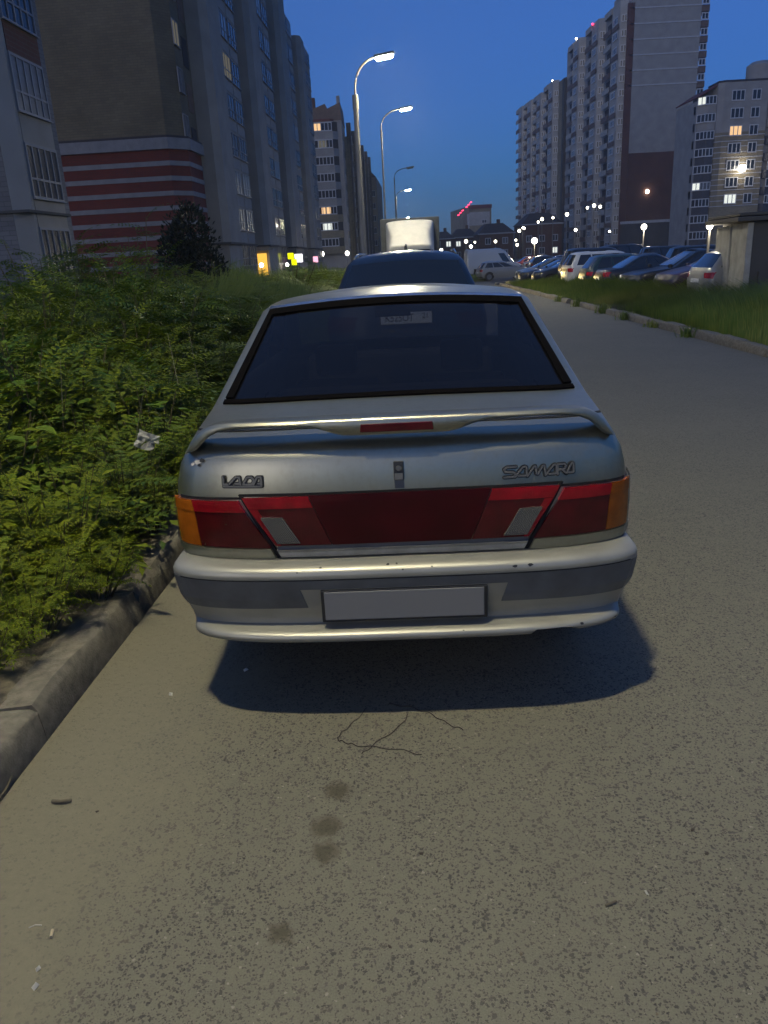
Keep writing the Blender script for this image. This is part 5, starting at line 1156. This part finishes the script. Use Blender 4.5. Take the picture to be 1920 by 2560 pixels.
# grass
def grass_mesh(name, P, H, W_=.006, lean=.45, seed=1):
    r = np.random.default_rng(seed); n = len(P); a = r.uniform(0, 2*pi, n); d = np.c_[np.cos(a), np.sin(a), np.zeros(n)]; s = np.c_[-d[:, 1], d[:, 0], np.zeros(n)]
    ln = r.uniform(.1, lean, n)[:, None]; H = H[:, None]; up = np.array([[0, 0, 1.]]); w_ = W_*r.uniform(.6, 1.3, n)[:, None] if np.isscalar(W_) else W_[:, None]
    v0 = P-s*w_; v1 = P+s*w_; m = P+up*H*.6+d*H*ln*.35; v2 = m+s*w_*.8; v3 = m-s*w_*.8; tip = P+up*H*(1-.3*ln)+d*H*ln; v4 = tip+s*w_*.1; v5 = tip-s*w_*.1
    V = np.stack([v0, v1, v2, v3, v4, v5], 1).reshape(-1, 3); o = (np.arange(n)*6)[:, None]
    F = np.concatenate([o+np.array([[0, 1, 2, 3]]), o+np.array([[3, 2, 4, 5]])]); return np_mesh(name, V, F, 'grass')
def gzv(y): return np.where(y < 8, 0., np.maximum(-.6, -.011*(y-8)))
def sow(n, y0, y1, xl, xr, hf, w_, name, seed, dz=.1, clump=True, dens=None):
    r = np.random.default_rng(seed); y = r.uniform(y0, y1, n) if dens is None else y0+(y1-y0)*r.uniform(0, 1, n)**dens; t = r.uniform(0, 1, n); x = xl(y)*(1-t)+xr(y)*t
    cl_ = .5+.5*np.sin(x*3.1+np.sin(y*2.3)*2)*np.sin(y*2.7+x); x = x+.03*np.sin(y*31); H = hf(x, y)*(.45+.8*r.uniform(0, 1, n))*(.65+.6*cl_)
    o = link(grass_mesh(name, np.c_[x, y, gzv(y)+dz], H, w_, .7, seed), name); o['kind'] = 'stuff'; return o
KLv = lambda y: -1.40+.065*y; KRv = lambda y: 4.81+.0645*y
sow(30000, 1.2, 12, lambda y: KLv(y)-1.9, lambda y: KLv(y)-.36, lambda x, y: np.clip(.10+.3*(KLv(y)-.4-x), .04, .48), .0038, 'grass', 3)
sow(12000, .8, 3.0, lambda y: KLv(y)-1.2, lambda y: KLv(y)-.33, lambda x, y: np.clip(.10+.2*(KLv(y)-.5-x), .05, .3), .003, 'grass', 31)
sow(26000, 12, 50, lambda y: KLv(y)-4.5, lambda y: KLv(y)-.5, lambda x, y: np.clip(.4+.35*(KLv(y)-.5-x), .2, 1.3), .012, 'grass', 4)
sow(70000, 8, 49.5, lambda y: KRv(y)+.22, lambda y: np.full_like(y, 10.1), lambda x, y: np.clip(.16+.22*(x-KRv(y)), .1, .62), .0095, 'grass', 5, .09, dens=1.4)
sow(9000, 5, 9, lambda y: KRv(y)+.22, lambda y: np.full_like(y, 8.), lambda x, y: np.clip(.2+.2*(x-KRv(y)), .1, .5), .006, 'grass', 51, .09)
sow(9000, 62, 90, lambda y: np.full_like(y, 3.), lambda y: np.full_like(y, 9.), lambda x, y: np.full_like(y, .5), .03, 'grass', 6, -.02)
# tufts growing in the right kerb joints
for k, (y, s_) in enumerate(((14.2, .2), (16.4, .16), (18.7, .24), (21.3, .3), (24.8, .32), (28.2, .26))):
    n = 120; r = np.random.default_rng(90+k); P = np.c_[KR(y)+r.normal(0, .10, n), y+r.normal(0, .12, n), np.full(n, gz(y))]; o = link(grass_mesh('grass_tuft', P, s_*r.uniform(.5, 1.2, n), .008, .9, k), 'grass_tuft')
    tag(o, 'tuft of grass growing out of the broken right kerb', 'grass tuft', 'grass tufts along the right kerb')
# dark evergreen
tr_ = thing('evergreen_tree', 'nearly black bushy evergreen tree standing before the red and white banded wall', 'tree', (-5.95, 27.0, gz(27)))
r = np.random.default_rng(12); Vs, Fs = [], []; o_ = 0
lobes = [((0, 0, 1.9), (.95, .85, 1.85)), ((-.55, 0, 1.9), (.5, .6, 1.0)), ((.6, 0, 1.2), (.6, .6, 1.0)), ((-.35, .1, 1.4), (.6, .6, 1.1)), ((.38, 0, 1.55), (.55, .6, 1.2)), ((.1, 0, 2.9), (.45, .45, .85)), ((.6, -.1, .9), (.5, .5, .7)), ((-.25, 0, 2.5), (.4, .4, .8))]
for (c, s_) in lobes:
    n = 900; d = r.normal(size=(n, 3)); d /= np.linalg.norm(d, axis=1)[:, None]; rad_ = r.uniform(.55, 1.12, n)[:, None]**.6; P = np.array(c)+d*np.array(s_)*rad_
    t1 = r.normal(size=(n, 3))*.4+d+np.array([0, 0, .3]); t1 /= np.linalg.norm(t1, axis=1)[:, None]; t2 = np.cross(t1, r.normal(size=(n, 3))); t2 /= np.linalg.norm(t2, axis=1)[:, None]; L = r.uniform(.10, .22, n)[:, None]
    V = np.stack([P, P+t1*L*.5+t2*.035, P+t1*L, P+t1*L*.5-t2*.035], 1).reshape(-1, 3); Vs.append(V); Fs.append((np.arange(n)*4)[:, None]+np.array([[0, 1, 2, 3]])+o_); o_ += len(V)
link(np_mesh('crown', np.concatenate(Vs), np.concatenate(Fs), 'leaf_dark'), 'crown', tr_)
b = MB(); b.tube([(0, 0, 0), (.02, 0, 1.2), (0, 0, 2.6)], [.12, .09, .03], 8); [b.tube([(0, 0, z), (cos(a)*.5, sin(a)*.5, z+.35)], [.04, .01], 5) for z, a in ((.8, 0), (1.1, 2), (1.4, 4), (1.8, 1), (2.0, 3))]; b.build('trunk', 'bark', tr_)

# ------------------------------------------------------------------ litter on the road
def wire(pts, label, r_=.0016):
    P = []
    for i in range(len(pts)-1):
        p0, p1, p2, p3 = (pts[max(i-1, 0)], pts[i], pts[i+1], pts[min(i+2, len(pts)-1)])
        for k in range(8):
            t = k/8; P.append(tuple(.5*((2*p1[j])+(-p0[j]+p2[j])*t+(2*p0[j]-5*p1[j]+4*p2[j]-p3[j])*t*t+(-p0[j]+3*p1[j]-3*p2[j]+p3[j])*t**3) for j in range(2))+(r_+.004+.004*sin(i+k),))
    b = MB(); b.tube(P, r_, 5); tag(b.build('wire', 'wire', None, True), label, 'wire')
wire([(-.1, 2.47), (-.15, 2.38), (-.19, 2.32), (-.2, 2.285), (-.17, 2.262), (-.12, 2.24), (0, 2.21), (.09, 2.17)], 'longest thin dark wire curling on the asphalt behind the car')
wire([(.05, 2.42), (.02, 2.35), (-.07, 2.25), (-.12, 2.19)], 'thin wire crossing over the longest wire on the asphalt')
wire([(-.02, 2.49), (.06, 2.46), (.13, 2.41), (.19, 2.34), (.24, 2.30)], 'thin dark wire running from the car shadow to the right')
def pebble(x, y, s_, m, label, cat='stone', name='stone', seed=0, flat=.5, g=None):
    bm = bmesh.new(); bmesh.ops.create_icosphere(bm, subdivisions=1, radius=s_); r_ = random.Random(seed)
    for v in bm.verts: v.co = v.co*r_.uniform(.7, 1.2); v.co.z *= flat
    me = bpy.data.meshes.new(name); bm.to_mesh(me); bm.free(); me.materials.append(MT[m]); o = link(me, name, None, (x, y, s_*flat*.6), (0, 0, r_.uniform(0, 6))); o.scale = (1.5, 1, 1); tag(o, label, cat, g)
for k in range(34):
    x, y = rnd.uniform(-1.0, .9), rnd.uniform(1.15, 2.4)
    if x < KL(y)+.1: continue
    pebble(x, y, rnd.uniform(.003, .006), rnd.choice(['kerb', 'bark', 'dirt', 'kerb']), 'small loose stone lying on the asphalt behind the car', 'stone', 'stone', k, .6, 'loose stones on the asphalt')
def stick(P, r_, m, label, name='stick', cat='stick'):
    b = MB(); b.tube(P, r_, 7); tag(b.build(name, m, None, True, 40), label, cat)
stick([(-1.09, 2.03, .010), (-1.06, 2.024, .011), (-1.03, 2.03, .010)], [.006, .0055, .005], 'twig', 'short bent brown stick on the sand left of the car')
stick([(-1.275, 2.17, .02), (-1.262, 2.10, .016), (-1.268, 2.03, .012), (-1.28, 1.98, .006)], [.003, .004, .004, .003], 'twig', 'thin dark twig at the foot of the kerb, lower left')
stick([(-.893, 1.530, .008), (-.888, 1.508, .008)], .0042, 'butt', 'cigarette end upright in the picture on the sand', 'cigarette_end', 'cigarette end')
stick([(.505, 1.518, .006), (.535, 1.530, .006)], .0035, 'twig', 'dark splinter of wood on the right side of the asphalt', 'splinter', 'splinter')
stick([(-.96, 1.545, .004), (-.945, 1.552, .005), (-.93, 1.551, .004)], .0015, 'paper', 'thin curled white shred on the sand', 'paper_shred', 'litter')
for (x, y, s_, l, z_) in ((-.868, 2.64, .010, 'small white paper scrap on the sand near the kerb', 0), (-.872, 1.372, .008, 'pale crumpled scrap at the lower left', 0), (-.885, 1.42, .006, 'tiny white crumb above the crumpled scrap', 0), (.62, 1.552, .006, 'pale crushed fragment on the right of the asphalt', 0), (-.60, 2.80, .01, 'little white scrap by the bumper corner', 0)):
    b = MB(); b.add([(-s_, -s_*.6, .001), (s_, -s_*.7, .004), (s_*.9, s_*.6, .009), (-s_*.8, s_*.7, .005), (0, 0, .010)], [(0, 1, 4), (1, 2, 4), (2, 3, 4), (3, 0, 4)]); o = b.build('paper_scrap', 'paper', None, loc=(x, y, .001), rot=(0, 0, rnd.uniform(0, 3))); o.modifiers.new('s', 'SOLIDIFY').thickness = .001; tag(o, l, 'litter')
# crumpled white wrapper caught in the weeds
b = MB(); n = 7; r_ = random.Random(3)
G_ = [[(-.062+.021*i+r_.uniform(-.006, .006), r_.uniform(-.02, .02), -.05+.017*j+r_.uniform(-.004, .004)) for i in range(n)] for j in range(n)]
b.add([p for q in G_ for p in q], [(j*n+i, j*n+i+1, (j+1)*n+i+1, (j+1)*n+i) for j in range(n-1) for i in range(n-1) if not (i > 4 and j < 3)])
o = b.build('wrapper', 'kerb' if 0 else 'paper', None, False, loc=(-1.40, 4.55, .60), rot=(-.5, .45, .2)); o.modifiers.new('s', 'SOLIDIFY').thickness = .001; tag(o, 'crumpled white plastic wrapper caught in the weeds left of the car', 'wrapper')
